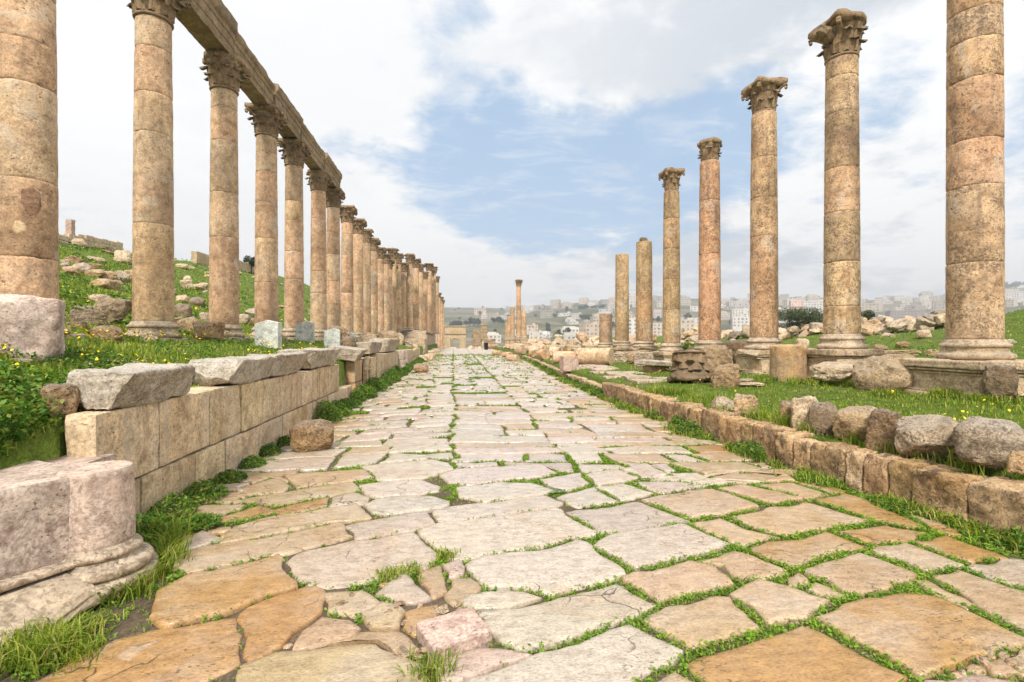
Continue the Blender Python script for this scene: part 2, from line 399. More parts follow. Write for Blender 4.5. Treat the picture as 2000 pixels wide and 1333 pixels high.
# unit rocks (1 x 1 x 1, resting on z = 0)
ROUND = [block_mesh('boulder_shape', (1, 1, 1), 100 + i, M['rock'], r=.36, amp=.065, n=22, cuts=9, depth=.28, freq=2.0) for i in range(9)]
ROUGH = [block_mesh('rough_stone_shape', (1, 1, 1), 200 + i, M['rock'], r=.12, amp=.085, n=22, cuts=9, depth=.22, freq=2.6) for i in range(9)]
SMALLR = [block_mesh('rubble_shape', (1, 1, 1), 300 + i, M['rock'], r=.16, amp=.10, n=8, cuts=10, depth=.28, freq=2.2) for i in range(10)]
GREY, TAN, PALE, BROWN, PINK = (1.30, 1.28, 1.27), (1.45, 1.24, .98), (1.75, 1.66, 1.54), (1.05, .84, .62), (1.5, 1.22, 1.06)
rk = random.Random(5)
def rock_at(p, size, label, tint=GREY, kind=None, cat='stone', name='fallen_stone', group=None, rot=None, sink=.06, tilt=.0, mat=None):
    me = kind if kind is not None else rk.choice(ROUND)
    o = obj(name, me, None, tint, (p[0], p[1], p[2] - size[2] * sink), (tilt * rk.uniform(-1, 1), tilt * rk.uniform(-1, 1), rk.uniform(0, 6.28) if rot is None else rot), size)
    tag(o, label, cat, group)
    return o
def rock_px(px, py, wpx, hpx, label, tint=GREY, kind=None, zc=None, dr=.85, **kw):
    """a stone whose foot stands where the picture shows it, sized in metres from its distance"""
    if zc is None: p, zc = hit(px, py)
    else: p = P(px, py, zc)
    cf = 1 / math.sqrt(1 + ((px - 1000) / 1000) ** 2)
    wm, hm = wpx * zc / 1000 * cf, hpx * zc / 1000
    vdir = Vector((p.x, p.y, 0)).normalized()
    p = p + vdir * (wm * dr * .42)
    kw.setdefault('rot', math.atan2(-vdir.x, vdir.y) + rk.uniform(-.25, .25))
    return rock_at(p, (wm * 1.06, wm * dr, hm * 1.1), label, tint, kind, **kw)

def lathe(prof, seg=40, seed=0, amp=.0, freq=3.0, caps=True, chip=0.0, mat=None, name='part'):
    V, F = [], []
    off = Vector((seed * 5.3 % 71, seed * 2.9 % 67, seed * 1.7 % 61))
    for (r, z) in prof:
        for k in range(seg):
            a = 2 * math.pi * k / seg
            ca, sa = math.cos(a), math.sin(a)
            v = Vector((ca * r * freq, sa * r * freq, z * freq)) + off
            rr = r + amp * (mn.noise(v) + .5 * mn.noise(v * 3)) if r > 0 else 0
            V.append((ca * rr, sa * rr, z))
    n = len(prof)
    for i in range(n - 1):
        for k in range(seg):
            a, b = i * seg + k, i * seg + (k + 1) % seg
            F.append((a, b, b + seg, a + seg))
    if caps:
        F.append(tuple(range(seg))[::-1]); F.append(tuple(range((n - 1) * seg, n * seg)))
    return mesh_from(name, V, F, mat)
def drum_mesh(name, r0, r1, z0, z1, seed, seg=40, rings=9, mat=None, chipamp=.02):
    """one column drum: slightly worn barrel whose arrises are chipped so the bed joint reads as a dark line"""
    V, F = [], []
    zs = [0, .012, .04] + [.04 + (z1 - z0 - .08) * k / (rings - 1) for k in range(1, rings)] + [z1 - z0 - .012, z1 - z0]
    H = z1 - z0
    zs = sorted(set(max(0, min(H, z)) for z in zs))
    off = Vector((seed * 5.3 % 71, seed * 2.9 % 67, seed * 1.7 % 61))
    for z in zs:
        e = min(z, H - z)
        for k in range(seg):
            a = 2 * math.pi * k / seg
            r = r0 + (r1 - r0) * (z / H)
            v = Vector((math.cos(a) * 2.2, math.sin(a) * 2.2, z * 2.2)) + off
            rr = r + .006 * mn.noise(v * 1.3) + .004 * mn.noise(v * 4)
            g = mn.noise(Vector((math.cos(a) * 3, math.sin(a) * 3, (0 if z < H / 2 else 9))) + off)
            if e < .05:
                rr -= ((.014 - e) / .014 * .009 if e < .014 else 0) + (.05 - e) / .05 * (.001 + chipamp * max(0, g - .05) * 2.2)
            V.append((math.cos(a) * rr, math.sin(a) * rr, z0 + z))
    n = len(zs)
    for i in range(n - 1):
        for k in range(seg):
            a, b = i * seg + k, i * seg + (k + 1) % seg
            F.append((a, b, b + seg, a + seg))
    for base_, flip in ((0, True), ((n - 1) * seg, False)):        # end faces with their own normals, slightly uneven
        b = len(V); ring_ = [V[base_ + k] for k in range(seg)]
        V.extend(ring_); V.extend([(p[0] * .6, p[1] * .6, p[2] + (.008 if flip else -.008)) for p in ring_])
        c_ = tuple(b + seg + k for k in range(seg)); F.append(c_[::-1] if flip else c_)
        for k in range(seg):
            q = (b + k, b + (k + 1) % seg, b + seg + (k + 1) % seg, b + seg + k); F.append(q[::-1] if flip else q)
    return mesh_from(name, V, F, mat)
def torus_prof(r, h, z, k=5):
    return [(r - h / 2 + h / 2 * math.sin(math.pi * i / k), z + h / 2 - h / 2 * math.cos(math.pi * i / k)) for i in range(k + 1)]
def attic_base(r, seed, worn=.012, seg=44, h=.34):
    s = h / .34
    prof = [(r * 1.02, 0)] + torus_prof(r * 1.40, .11 * s, .0) + [(r * 1.20, .125 * s), (r * 1.15, .16 * s), (r * 1.18, .19 * s)] + torus_prof(r * 1.26, .07 * s, .20 * s) + [(r * 1.12, .285 * s), (r * 1.09, .31 * s), (r * 1.03, h)]
    return lathe(prof, seg, seed, worn, 4.0, True, mat=M['base'], name='base')

# Corinthian capital: bell, two rows of acanthus, corner volutes, hollow-sided abacus
def capital_mesh(seed, broken=0.0, r=.33, h=.92, detail=1, tall=1.0):
    V, F = [], []; rg = random.Random(seed)
    def add(vs, fs):
        b = len(V); V.extend(vs); F.extend([tuple(b + i for i in f) for f in fs])
    def ring(prof, seg=32):
        vs, fs = [], []
        for (rr, z) in prof:
            for k in range(seg):
                a = 2 * math.pi * k / seg; vs.append((rr * math.cos(a), rr * math.sin(a), z))
        for i in range(len(prof) - 1):
            for k in range(seg):
                a, b = i * seg + k, i * seg + (k + 1) % seg; fs.append((a, b, b + seg, a + seg))
        fs.append(tuple(range((len(prof) - 1) * seg, len(prof) * seg)))
        add(vs, fs)
    ring([(r * .9, 0)] + torus_prof(r * 1.13, .06, 0) + [(r * .97, .075), (r * .98, .3 * h), (r * 1.06, .55 * h), (r * 1.22, .72 * h), (r * 1.42, .84 * h), (r * 1.3, .86 * h)])
    nu, nv = (9, 12) if detail else (5, 7)
    def leaf(ang, z0, hh, r0, out, wid):
        vs, fs = [], []
        tilt = rg.uniform(-.04, .04); br = 1.0 if rg.random() > .18 + broken * .4 else rg.uniform(.55, .85)
        for layer in (0, 1):
            for i in range(nv):
                v = i / (nv - 1) * br
                if v < .72: z = z0 + hh * v / .72 * .93; rad = r0 + .02 + out * .30 * (v / .72) ** 2
                else:
                    q = (v - .72) / .28 * math.pi * .8
                    z = z0 + hh * .93 + hh * .07 * math.sin(q) * 1.4 - hh * .10 * (1 - math.cos(q)); rad = r0 + .02 + out * (.30 + .70 * (1 - math.cos(q)) / 1.8)
                w_ = wid * (.72 + .5 * math.sin(min(1, v * 1.15) * math.pi * .8)) * (1 if v < .75 else 1 - (v - .75) * 2.3)
                w_ *= 1 - .20 * abs(math.sin(v * 3.5 * math.pi))
                for j in range(nu):
                    u = -1 + 2 * j / (nu - 1)
                    rr = rad - .035 * abs(u) ** 1.5 + .018 * (1 if abs(u) < .15 else 0) + .010 * math.cos(u * 9) - layer * .035
                    a = ang + tilt + u * w_ / max(.2, r0 + .05)
                    vs.append((rr * math.cos(a), rr * math.sin(a), z - .02 * abs(u) * v))
            b = layer * nu * nv
            for i in range(nv - 1):
                for j in range(nu - 1):
                    q = (b + i * nu + j, b + i * nu + j + 1, b + (i + 1) * nu + j + 1, b + (i + 1) * nu + j)
                    fs.append(q if layer == 0 else q[::-1])
        e = nu * nv
        rim = [i * nu for i in range(nv)] + [(nv - 1) * nu + j for j in range(1, nu)] + [i * nu + nu - 1 for i in range(nv - 2, -1, -1)]
        for a, b in zip(rim, rim[1:]): fs.append((b, a, a + e, b + e))
        add(vs, fs)
    for k in range(8): leaf(k * math.pi / 4, .07, h * .33, r * .99, .18, .125)
    for k in range(8): leaf((k + .5) * math.pi / 4, .10, h * .56, r * 1.01, .235, .12)
    lost = [k for k in range(4) if rg.random() < broken]
    for k in range(4):                                          # volutes
        a = math.pi / 4 + k * math.pi / 2
        pts, rad = [], []
        for i in range(13):
            s = i / 12
            if s < .6: q = s / .6; pts.append((r * 1.05 + q * q * .27, .50 * h + .30 * h * q)); rad.append(.055 - .012 * q)
            else:
                q = (s - .6) / .4 * 2 * math.pi * .85; c = .075 * (1 - .55 * (s - .6) / .4)
                pts.append((r * 1.05 + .27 + .05 + c * math.sin(q - .9), .735 * h + c * math.cos(q - .9))); rad.append(.042 - .012 * (s - .6))
        if k in lost: pts, rad = pts[:5], rad[:5]
        vs, fs, sg = [], [], 7
        for (rr, z), rd in zip(pts, rad):
            for j in range(sg):
                b = 2 * math.pi * j / sg
                lat = rd * 1.35 * math.cos(b); up = rd * math.sin(b)
                vs.append((rr * math.cos(a) - lat * math.sin(a), rr * math.sin(a) + lat * math.cos(a), z + up))
        for i in range(len(pts) - 1):
            for j in range(sg): x, y = i * sg + j, i * sg + (j + 1) % sg; fs.append((x, y, y + sg, x + sg))
        fs.append(tuple(range((len(pts) - 1) * sg, len(pts) * sg))); add(vs, fs)
    N_ = 48; za, zb = .80 * h, h                                   # abacus
    def ab(ang):
        q = (ang + math.pi / 4) % (math.pi / 2) - math.pi / 4
        rr = .50 + .24 * (abs(q) / (math.pi / 4)) ** 2.2
        kq = int(((ang) % (2 * math.pi)) // (math.pi / 2))
        if kq in lost and abs(q) > .2: rr = .50 + .05 * mn.noise(Vector((ang * 2, seed, 0)))
        return rr * r / .33
    vs, fs = [], []
    for (f, z) in ((.80, za - .02), (.90, za), (.97, za + .05), (1.0, za + .06), (1.0, zb - .01), (.97, zb)):
        for k in range(N_):
            a = 2 * math.pi * k / N_; rr = ab(a) * f
            vs.append((rr * math.cos(a), rr * math.sin(a), z + (broken * .16 * mn.noise(Vector((math.cos(a) * 1.5, math.sin(a) * 1.5, seed))) if z > za + .055 else 0)))
    for i in range(5):
        for k in range(N_): a, b = i * N_ + k, i * N_ + (k + 1) % N_; fs.append((a, b, b + N_, a + N_))
    fs.append(tuple(range(5 * N_, 6 * N_))); fs.append(tuple(range(N_))[::-1]); add(vs, fs)
    for k in range(4):                                              # fleuron
        a = k * math.pi / 2; c = (.50 * math.cos(a), .50 * math.sin(a), .87 * h)
        vs, fs = cube_grid(2); add([(c[0] + .075 * p[0], c[1] + .075 * p[1], c[2] + .075 * p[2]) for p in vs * .8], fs)
    off = Vector((seed * 3.1, seed * 1.3, 0)); out = []
    for v in V:
        p = Vector(v) * 5 + off
        k = .007 + .010 * broken
        out.append((v[0] + k * mn.noise(p) + .006 * mn.noise(p * 4), v[1] + k * mn.noise(p + Vector((9, 0, 0))) + .006 * mn.noise(p * 4 + Vector((5, 5, 5))), (v[2] + k * .7 * mn.noise(p + Vector((0, 9, 0)))) * tall))
    return mesh_from('capital', out, F, M['capital'])
CAPS = [capital_mesh(i, b) for i, b in ((1, .05), (2, .15), (3, .25))]
CAPS_BROKEN = [capital_mesh(11, .6), capital_mesh(12, .75), capital_mesh(13, .5)]
CAPS_LOW = [capital_mesh(21, .3, detail=0), capital_mesh(22, .6, detail=0), capital_mesh(23, .1, detail=0)]
cr = random.Random(31)
DT = [(1.06, 1.02, .96), (1.10, .98, .90), (.98, .94, .88), (1.16, 1.10, 1.02), (1.14, 1.06, .92), (1.02, .90, .82), (1.20, 1.04, .97)]
def column(x, y, zb, zs, label, D=.74, cap=None, drums=None, seg=40, ped=None, base=True, group=None, tint=(1, 1, 1), caprot=None, capscale=1.0, name='stone_column', split=None, hb=.34, taper=.87, mat='column', capw=1.0):
    """x, y, foot of the moulded base, top of the shaft"""
    t = empty(name, (x, y, zb), label, 'column', group)
    r = D / 2; sd_ = cr.randint(1, 9999); hz = hb if base else 0
    if base: obj('base', attic_base(r, sd_, .012 if seg > 30 else .02, seg, hb), t, (lambda k: (k, k * .985, k * .96))(cr.uniform(.95, 1.12)))
    H = zs - zb - hz
    if split is None:
        n = drums or 6; ws = [cr.uniform(.6, 1.4) for _ in range(n)]
        split = list(np.cumsum(ws) / sum(ws))
    prev = 0.0
    for i, f in enumerate(split):
        f0, f1 = prev, f; prev = f
        rr = lambda q: r * (1 - (1 - taper) * (q ** 1.5))
        me = drum_mesh('drum', rr(f0), rr(f1), hz + H * f0, hz + H * f1, sd_ + i, seg, 9 if seg > 30 else 4, M[mat])
        tc = cr.choice(DT); j = cr.uniform(.9, 1.08)
        obj('drum', me, t, tuple(tc[k] * tint[k] * j for k in range(3)))
    if cap is not None:
        q = .33 * 1.0
        sc_ = r * taper / q * capscale
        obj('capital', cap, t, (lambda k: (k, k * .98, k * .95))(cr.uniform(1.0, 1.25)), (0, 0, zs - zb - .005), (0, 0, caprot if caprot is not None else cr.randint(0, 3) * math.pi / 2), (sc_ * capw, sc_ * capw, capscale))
    if ped:
        pw, ph = ped[0], ped[1]
        def slab(w_, d_, z, seed, a=.02, rr=.025): 
            me = block_mesh('pedestal', (w_, w_, d_), seed, M['base'], r=rr, amp=a, n=12, cuts=ped[2] if len(ped) > 2 else 0, depth=.14)
            return obj('pedestal', me, t, (1.15, 1.08, .98), (0, 0, z))
        slab(pw * .88, ph - .26, -ph + .12, sd_ + 41)
        o = slab(pw, .15, -.152, sd_ + 42); o.name = 'pedestal_cornice'
        o = slab(pw * .93, .06, -.208, sd_ + 44, .008); o.name = 'pedestal_moulding'
        o = slab(pw * .965, .045, -.200, sd_ + 45, .006, .018); o.name = 'pedestal_moulding'; o = slab(pw * .905, .05, -.262, sd_ + 46, .006, .018); o.name = 'pedestal_moulding'; o = slab(pw * .93, .05, -ph + .142, sd_ + 47, .006, .018); o.name = 'pedestal_moulding'
        o = slab(pw * .98, .14, -ph, sd_ + 43); o.name = 'pedestal_foot'
    return t

# ------------------------------------------------------------------ SETTING: ground, far hills
def axis(dense0, dense1, step, lo, hi, grow=1.12):
    a = list(np.arange(dense0, dense1 + 1e-6, step)); s = step
    while a[-1] < hi: s *= grow; a.append(a[-1] + s)
    s = step
    while a[0] > lo: s *= grow; a.insert(0, a[0] - s)
    return a
gx = sorted([x for x in axis(-13, 13, .3, -95, 150) if abs(x - WALL_X + .25) > .12 and abs(x - 4.46) > .1] + [WALL_X - .26, WALL_X - .24, 4.45, 4.48])
def gxx(x, y): return x if x < 0 else (x + (kerb_x(y) - 4.25) * min(1, x / 4.45))   # the sheet's columns follow the kerb line
gy = axis(-2, 34, .4, -12, 255, 1.09)
V = [(gxx(x, y), y, ground_z(gxx(x, y), y)) for y in gy for x in gx]
nx = len(gx)
F = [(j * nx + i, j * nx + i + 1, (j + 1) * nx + i + 1, (j + 1) * nx + i) for j in range(len(gy) - 1) for i in range(nx - 1)]
g = obj('ground', mesh_from('ground', V, F, M['ground'])); tag(g, kind='structure')

SKY = [(-900, 560), (600, 590), (870, 601), (940, 601), (1000, 603), (1060, 598), (1150, 590), (1240, 582), (1330, 583), (1450, 584), (1560, 580), (1650, 584), (1720, 588), (1790, 582), (1860, 575), (1940, 566), (2000, 556), (2100, 552), (2900, 560)]
def hill_z(px, r):
    top = (666.5 - lerp_tab(px, SKY)) / 1000 * 1500
    if r <= 330: z = -3 - 9 * sst(45, 260, r)
    else: z = -12 + (top + 13.6) * ((min(r, 1500) - 330) / 1170) ** 1.08
    if r > 1500: z = top + 1.6 - (r - 1500) * .06
    amp = 10 * sst(380, 700, r) * (1 - sst(1250, 1480, r))
    p = P(px, 666.5, r)
    return z + amp * mn.noise(Vector((p.x / 170, p.y / 170, 4))) + (2.0 * mn.noise(Vector((p.x / 30, p.y / 30, 8))) if r > 400 else 0)
hp = list(range(-600, 2650, 50)); hr = [45, 80, 130, 200, 260, 330] + list(range(370, 1500, 38)) + [1500, 1560, 1800]
V, F = [], []
for r in hr:
    for px in hp:
        p = P(px, 666.5, r); V.append((p.x, p.y, hill_z(px, r)))
n = len(hp)
F = [(j * n + i, j * n + i + 1, (j + 1) * n + i + 1, (j + 1) * n + i) for j in range(len(hr) - 1) for i in range(n - 1)]
o = obj('hills', mesh_from('hills', V, F, M['hills'])); tag(o, kind='structure')

# ------------------------------------------------------------------ ROAD: worn slabs; the nearest courses follow the photograph's own joints
OR, TA, WH, PK = (.43, .245, .085), (.47, .325, .185), (.53, .44, .345), (.49, .375, .29)
NEAR = [
 (OR, [(322,1150),(380,1118),(542,1084),(568,1147),(487,1170),(430,1192),(370,1207),(328,1217),(312,1198)]),
 (OR, [(229,1249),(322,1225),(451,1207),(467,1237),(457,1291),(400,1315),(340,1333),(250,1365),(60,1380),(40,1350),(130,1303),(160,1279)]),
 (OR, [(469,1204),(490,1183),(544,1159),(610,1150),(634,1162),(622,1195),(586,1222),(565,1234),(529,1270),(499,1285),(478,1270),(484,1240)]),
 (TA, [(589,1228),(628,1201),(685,1207),(705,1222),(690,1240),(655,1249),(610,1261),(571,1264)]),
 (TA, [(640,1160),(700,1156),(735,1178),(700,1200),(640,1196)]), (TA, [(710,1200),(745,1182),(790,1196),(775,1222),(725,1224)]),
 (TA, [(640,1255),(700,1230),(770,1232),(800,1262),(780,1272),(735,1248)]), (OR, [(790,1195),(838,1190),(842,1210),(812,1226),(792,1220)]),
 (TA, [(484,1300),(535,1276),(600,1266),(675,1255),(735,1255),(768,1282),(810,1306),(816,1321),(800,1370),(470,1380)]),
 (PK, [(559,1095),(600,1074),(690,1057),(810,1034),(858,1079),(822,1107),(720,1129),(645,1137),(600,1130),(575,1120)]),
 (TA, [(660,1020),(687,1044),(600,1067),(534,1082),(456,1100),(375,1115),(351,1097),(360,1079),(420,1067),(510,1052)]),
 (TA, [(444,1055),(465,1031),(528,1013),(696,984),(715,1010),(660,1016),(585,1031),(510,1046)]),
 (OR, [(540,995),(645,969),(640,988),(600,998),(555,1002)]), (OR, [(423,1012),(504,990),(540,998),(480,1008),(428,1016)]),
 (TA, [(477,977),(558,962),(684,941),(699,956),(645,968),(540,983),(504,980)]), (TA, [(567,929),(711,917),(723,932),(660,944),(588,950)]),
 (TA, [(480,953),(537,935),(558,950),(549,959),(492,965)]), (PK, [(648,970),(684,961),(714,972),(710,981),(681,986),(644,989)]),
 (WH, [(708,948),(810,935),(852,950),(849,957),(750,971),(722,965)]), (WH, [(714,986),(765,968),(840,971),(870,980),(864,992),(750,1001),(732,998)]),
 (PK, [(678,1026),(825,1003),(849,1022),(810,1034),(750,1043),(699,1049)]), (WH, [(714,911),(840,899),(870,905),(882,917),(810,935),(744,935)]),
 (WH, [(863,926),(890,917),(1055,908),(1079,923),(1061,929),(992,935),(920,947),(884,941)]),
 (WH, [(899,953),(968,944),(1040,947),(1070,959),(1046,968),(950,980),(932,971),(905,968)]),
 (WH, [(848,995),(920,986),(1049,966),(1097,980),(1070,992),(980,1007),(890,1016),(860,1016)]),
 (WH, [(813,1037),(839,1026),(950,1010),(1085,992),(1166,1037),(1118,1049),(1055,1070),(995,1073),(896,1091),(857,1073),(830,1055)]),
 (WH, [(940,1089),(999,1078),(1068,1070),(1128,1053),(1158,1069),(1206,1102),(1220,1120),(1170,1141),(1074,1162),(1032,1150),(987,1147),(945,1141),(927,1120),(915,1105)]),
 (PK, [(872,1104),(890,1098),(900,1108),(895,1122),(876,1128)]), (TA, [(885,1130),(915,1128),(935,1140),(920,1160),(890,1170),(876,1160)]),
 (TA, [(825,1115),(855,1104),(870,1125),(870,1152),(850,1160),(822,1135)]), (PK, [(750,1155),(788,1124),(820,1145),(830,1165),(790,1168)]),
 (WH, [(912,1166),(972,1159),(981,1150),(1029,1154),(1062,1165),(1026,1177),(984,1186),(948,1181),(915,1174)]),
 (WH, [(948,1198),(1002,1192),(1110,1159),(1205,1141),(1287,1180),(1200,1218),(1110,1237),(1020,1259),(975,1231)]),
 (PK, [(861,1288),(945,1271),(1020,1281),(990,1294),(930,1315),(870,1322)]),
 (WH, [(915,1335),(960,1312),(1020,1290),(1110,1278),(1145,1261),(1190,1225),(1232,1216),(1328,1268),(1310,1288),(1235,1330),(1200,1370),(900,1380)]),
 (PK, [(1106,998),(1190,989),(1247,980),(1340,1014),(1250,1037),(1169,1037),(1124,1010)]),
 (WH, [(1163,1067),(1220,1037),(1334,1025),(1410,1060),(1375,1080),(1244,1109),(1196,1085)]),
 (TA, [(1214,1126),(1268,1114),(1346,1093),(1403,1105),(1420,1135),(1346,1162),(1286,1174),(1244,1147)]),
 (TA, [(1367,1093),(1439,1078),(1475,1084),(1532,1111),(1520,1120),(1460,1126),(1430,1120),(1408,1103)]),
 (TA, [(1254,1210),(1268,1198),(1325,1180),(1388,1163),(1424,1165),(1493,1223),(1430,1243),(1355,1265),(1304,1240)]),
 (TA, [(1432,1162),(1487,1136),(1619,1174),(1604,1189),(1550,1207),(1502,1220),(1466,1186)]),
 (OR, [(1343,1294),(1400,1270),(1490,1240),(1568,1219),(1625,1246),(1700,1285),(1763,1317),(1725,1345),(1650,1380),(1400,1380)]),
 (TA, [(1265,1333),(1316,1309),(1370,1333),(1390,1380),(1240,1380)]),
 (OR, [(1596,1205),(1625,1190),(1700,1167),(1750,1167),(1850,1175),(1987,1247),(1975,1255),(1912,1272),(1860,1290),(1845,1300),(1830,1308),(1795,1315),(1730,1280),(1655,1237),(1632,1217)]),
 (TA, [(1580,1117),(1600,1097),(1677,1077),(1797,1122),(1787,1128),(1717,1132),(1730,1145),(1700,1160),(1650,1155),(1617,1135)]),
 (TA, [(1582,1150),(1592,1136),(1617,1142),(1656,1162),(1607,1162)]), (TA, [(1542,1127),(1560,1117),(1582,1128),(1580,1136),(1550,1141)]),
 (OR, [(1470,1071),(1490,1055),(1545,1055),(1615,1036),(1690,1067),(1640,1075),(1552,1102),(1500,1090)]),
 (TA, [(1257,976),(1344,958),(1392,958),(1482,990),(1410,1003),(1350,1009),(1305,994)]), (TA, [(1350,1021),(1404,1009),(1458,1033),(1521,1048),(1452,1063),(1431,1057)]),
 (TA, [(1431,1009),(1500,991),(1575,980),(1707,1016),(1620,1030),(1530,1045),(1470,1027)]), (OR, [(1635,1036),(1728,1021),(1800,1036),(1788,1051),(1710,1063)]),
 (TA, [(1700,1075),(1765,1061),(1870,1100),(1817,1115)]), (OR, [(1787,1057),(1850,1049),(1957,1085),(1900,1095),(1825,1070)]),
 (TA, [(1820,1122),(1870,1112),(2040,1170),(2040,1245),(1916,1185),(1880,1160)]), (TA, [(1797,1132),(1807,1127),(1896,1168),(1906,1178),(1892,1185)]),
 (PK, [(1892,1107),(1962,1087),(2050,1100),(2060,1170),(1960,1135)]), (PK, [(1817,1333),(1925,1320),(2020,1340),(2040,1390),(1800,1390)]),
 (TA, [(1925,1300),(1948,1295),(1975,1312),(1945,1316)]), (TA, [(1975,1285),(2000,1268),(2030,1280),(2000,1302)]),
 (OR, [(1593,973),(1650,964),(1710,982),(1797,1024),(1770,1027),(1707,1013),(1635,988)]), (OR, [(1720,980),(1760,972),(1900,1040),(1850,1040)]),
 (TA, [(1488,946),(1548,943),(1623,964),(1578,973)]), (TA, [(1416,955),(1449,949),(1566,973),(1515,983)]), (TA, [(1395,931),(1416,925),(1509,928),(1500,940),(1422,943)]),
 (OR, [(1515,922),(1545,922),(1644,958),(1626,964),(1548,937)]), (WH, [(1251,943),(1320,943),(1368,949),(1302,962),(1275,958)]), (WH, [(1169,953),(1214,946),(1268,962),(1214,977)]),
 (WH, [(1091,971),(1160,953),(1211,980),(1130,987)]), (WH, [(1064,938),(1130,926),(1145,944),(1109,956),(1085,953)]), (WH, [(1147,929),(1205,918),(1247,932),(1172,950)]),
 (WH, [(1220,917),(1259,908),(1295,926),(1256,933)]), (TA, [(1320,907),(1440,904),(1485,916),(1380,925)]),
 (TA, [(255,1290),(290,1262),(330,1240),(240,1258),(215,1285)]), (WH, [(355,1060),(395,1040),(420,1052),(370,1070)]),
]
RX0, RX1, RY0, RY1, CELL = -2.75, 9.0, 1.4, 62.0, .03
occ = np.zeros((int((RY1 - RY0) / CELL) + 1, int((RX1 - RX0) / CELL) + 1), dtype=np.uint8)
def raster(poly):
    p = np.array(poly); x0, y0 = p.min(0); x1, y1 = p.max(0)
    i0, i1 = max(0, int((x0 - RX0) / CELL)), min(occ.shape[1], int((x1 - RX0) / CELL) + 2)
    j0, j1 = max(0, int((y0 - RY0) / CELL)), min(occ.shape[0], int((y1 - RY0) / CELL) + 2)
    if i1 <= i0 or j1 <= j0: return None
    X, Y = np.meshgrid(RX0 + np.arange(i0, i1) * CELL, RY0 + np.arange(j0, j1) * CELL)
    ins = np.zeros(X.shape, bool); n = len(p)
    for a in range(n):
        (xa, ya), (xb, yb) = p[a], p[(a + 1) % n]
        if ya == yb: continue
        c = ((ya > Y) != (yb > Y)) & (X < (xb - xa) * (Y - ya) / (yb - ya) + xa); ins ^= c
    return (slice(j0, j1), slice(i0, i1)), ins
def ccw(poly):
    a = sum(poly[i - 1][0] * poly[i][1] - poly[i][0] * poly[i - 1][1] for i in range(len(poly)))
    return poly if a > 0 else poly[::-1]
RV, RF, RC = [], [], []
def slab(poly, color, res, gap, ztop, und=1.0, tilt=.01, pit=False):
    n = len(poly); pts = []
    for a in range(n):
        p, q = Vector(poly[a]), Vector(poly[(a + 1) % n]); L = (q - p).length
        k = max(1, int(round(L / res)))
        for i in range(k): pts.append(p.lerp(q, i / k))
    for _ in range(0 if res < .06 else 1):
        pts = [(pts[i - 1] + pts[i] * 2 + pts[(i + 1) % len(pts)]) / 4 for i in range(len(pts))]
    c = sum(pts, Vector((0, 0))) / len(pts)
    bd = []
    for p in pts:
        d = p - c; r = max(d.length, 1e-4); nz = .010 * mn.noise(Vector((p.x * 4, p.y * 4, 2))) + .011 * mn.noise(Vector((p.x * 13, p.y * 13, 6))) + .022 * max(0, mn.noise(Vector((p.x * 9, p.y * 9, 16))) - .25)
        bd.append((c + d * max(.2, 1 - (gap + nz) / r), r))
    tx, ty = rk.uniform(-tilt, tilt), rk.uniform(-tilt, tilt)
    def zf(p, e): return ztop + e + tx * (p.x - c.x) + ty * (p.y - c.y) + und * (.013 * mn.noise(Vector((p.x * 1.6, p.y * 1.6, ztop * 50))) + .0045 * mn.noise(Vector((p.x * 7, p.y * 7, 3))))
    near = res < .07
    rings = [(0, -.12), (0, -.022), (.005, -.007), (.014, -.001), (.05, .002)] if near else [(0, -.10), (.004, -.016), (.04, .0)]
    base = len(RV); m_ = len(bd); k = 0
    for (ins, e) in rings:
        for p, r in bd:
            q = c + (p - c) * max(.12, 1 - ins / r); RV.append((q.x, q.y, zf(q, e)))
        k += 1
    for s in ((.75, .55, .36, .18) if near else (.45,)):
        ins = rings[-1][0]
        for p, r in bd:
            q = c + (p - c) * max(.10, 1 - ins / r) * s; RV.append((q.x, q.y, zf(q, .003)))
        k += 1
    for i in range(k - 1):
        for j in range(m_):
            a, b = base + i * m_ + j, base + i * m_ + (j + 1) % m_; RF.append((a, b, b + m_, a + m_))
    ci = len(RV); RV.append((c.x, c.y, zf(c, .003)))
    for j in range(m_): RF.append((base + (k - 1) * m_ + j, base + (k - 1) * m_ + (j + 1) % m_, ci))
    RC.extend([color] * (len(RV) - base))
def vary(c, r=.10):
    k = rk.uniform(1 - r, 1 + r); return tuple(min(.8, v * k * rk.uniform(.96, 1.04)) for v in c) + (1,)
# the traced slab tops are first grown outwards until only a hand's breadth of joint is left between neighbours
GC = .012; GW, GH = int(9.5 / GC), int(7.5 / GC); own = np.full((GH, GW), -1, dtype=np.int16)
def gcell(x, y): return int((y - 1.2) / GC), int((x + 3.2) / GC)
def raster_own(poly, idx):
    p = np.array(poly); j0, i0 = gcell(*p.min(0)); j1, i1 = gcell(*p.max(0)); i0, j0 = max(0, i0), max(0, j0); i1, j1 = min(GW - 1, i1), min(GH - 1, j1)
    if i1 <= i0 or j1 <= j0: return
    X, Y = np.meshgrid(-3.2 + np.arange(i0, i1 + 1) * GC, 1.2 + np.arange(j0, j1 + 1) * GC); ins = np.zeros(X.shape, bool)
    for a in range(len(p)):
        (xa, ya), (xb, yb) = p[a], p[(a + 1) % len(p)]
        if ya != yb: ins ^= ((ya > Y) != (yb > Y)) & (X < (xb - xa) * (Y - ya) / (yb - ya) + xa)
    own[j0:j1 + 1, i0:i1 + 1][ins] = idx
def densify(poly, s):
    out = []
    for a in range(len(poly)):
        p, q = Vector(poly[a]), Vector(poly[(a + 1) % len(poly)]); k = max(1, int(round((q - p).length / s)))
        out += [p.lerp(q, i / k) for i in range(k)]
    return out
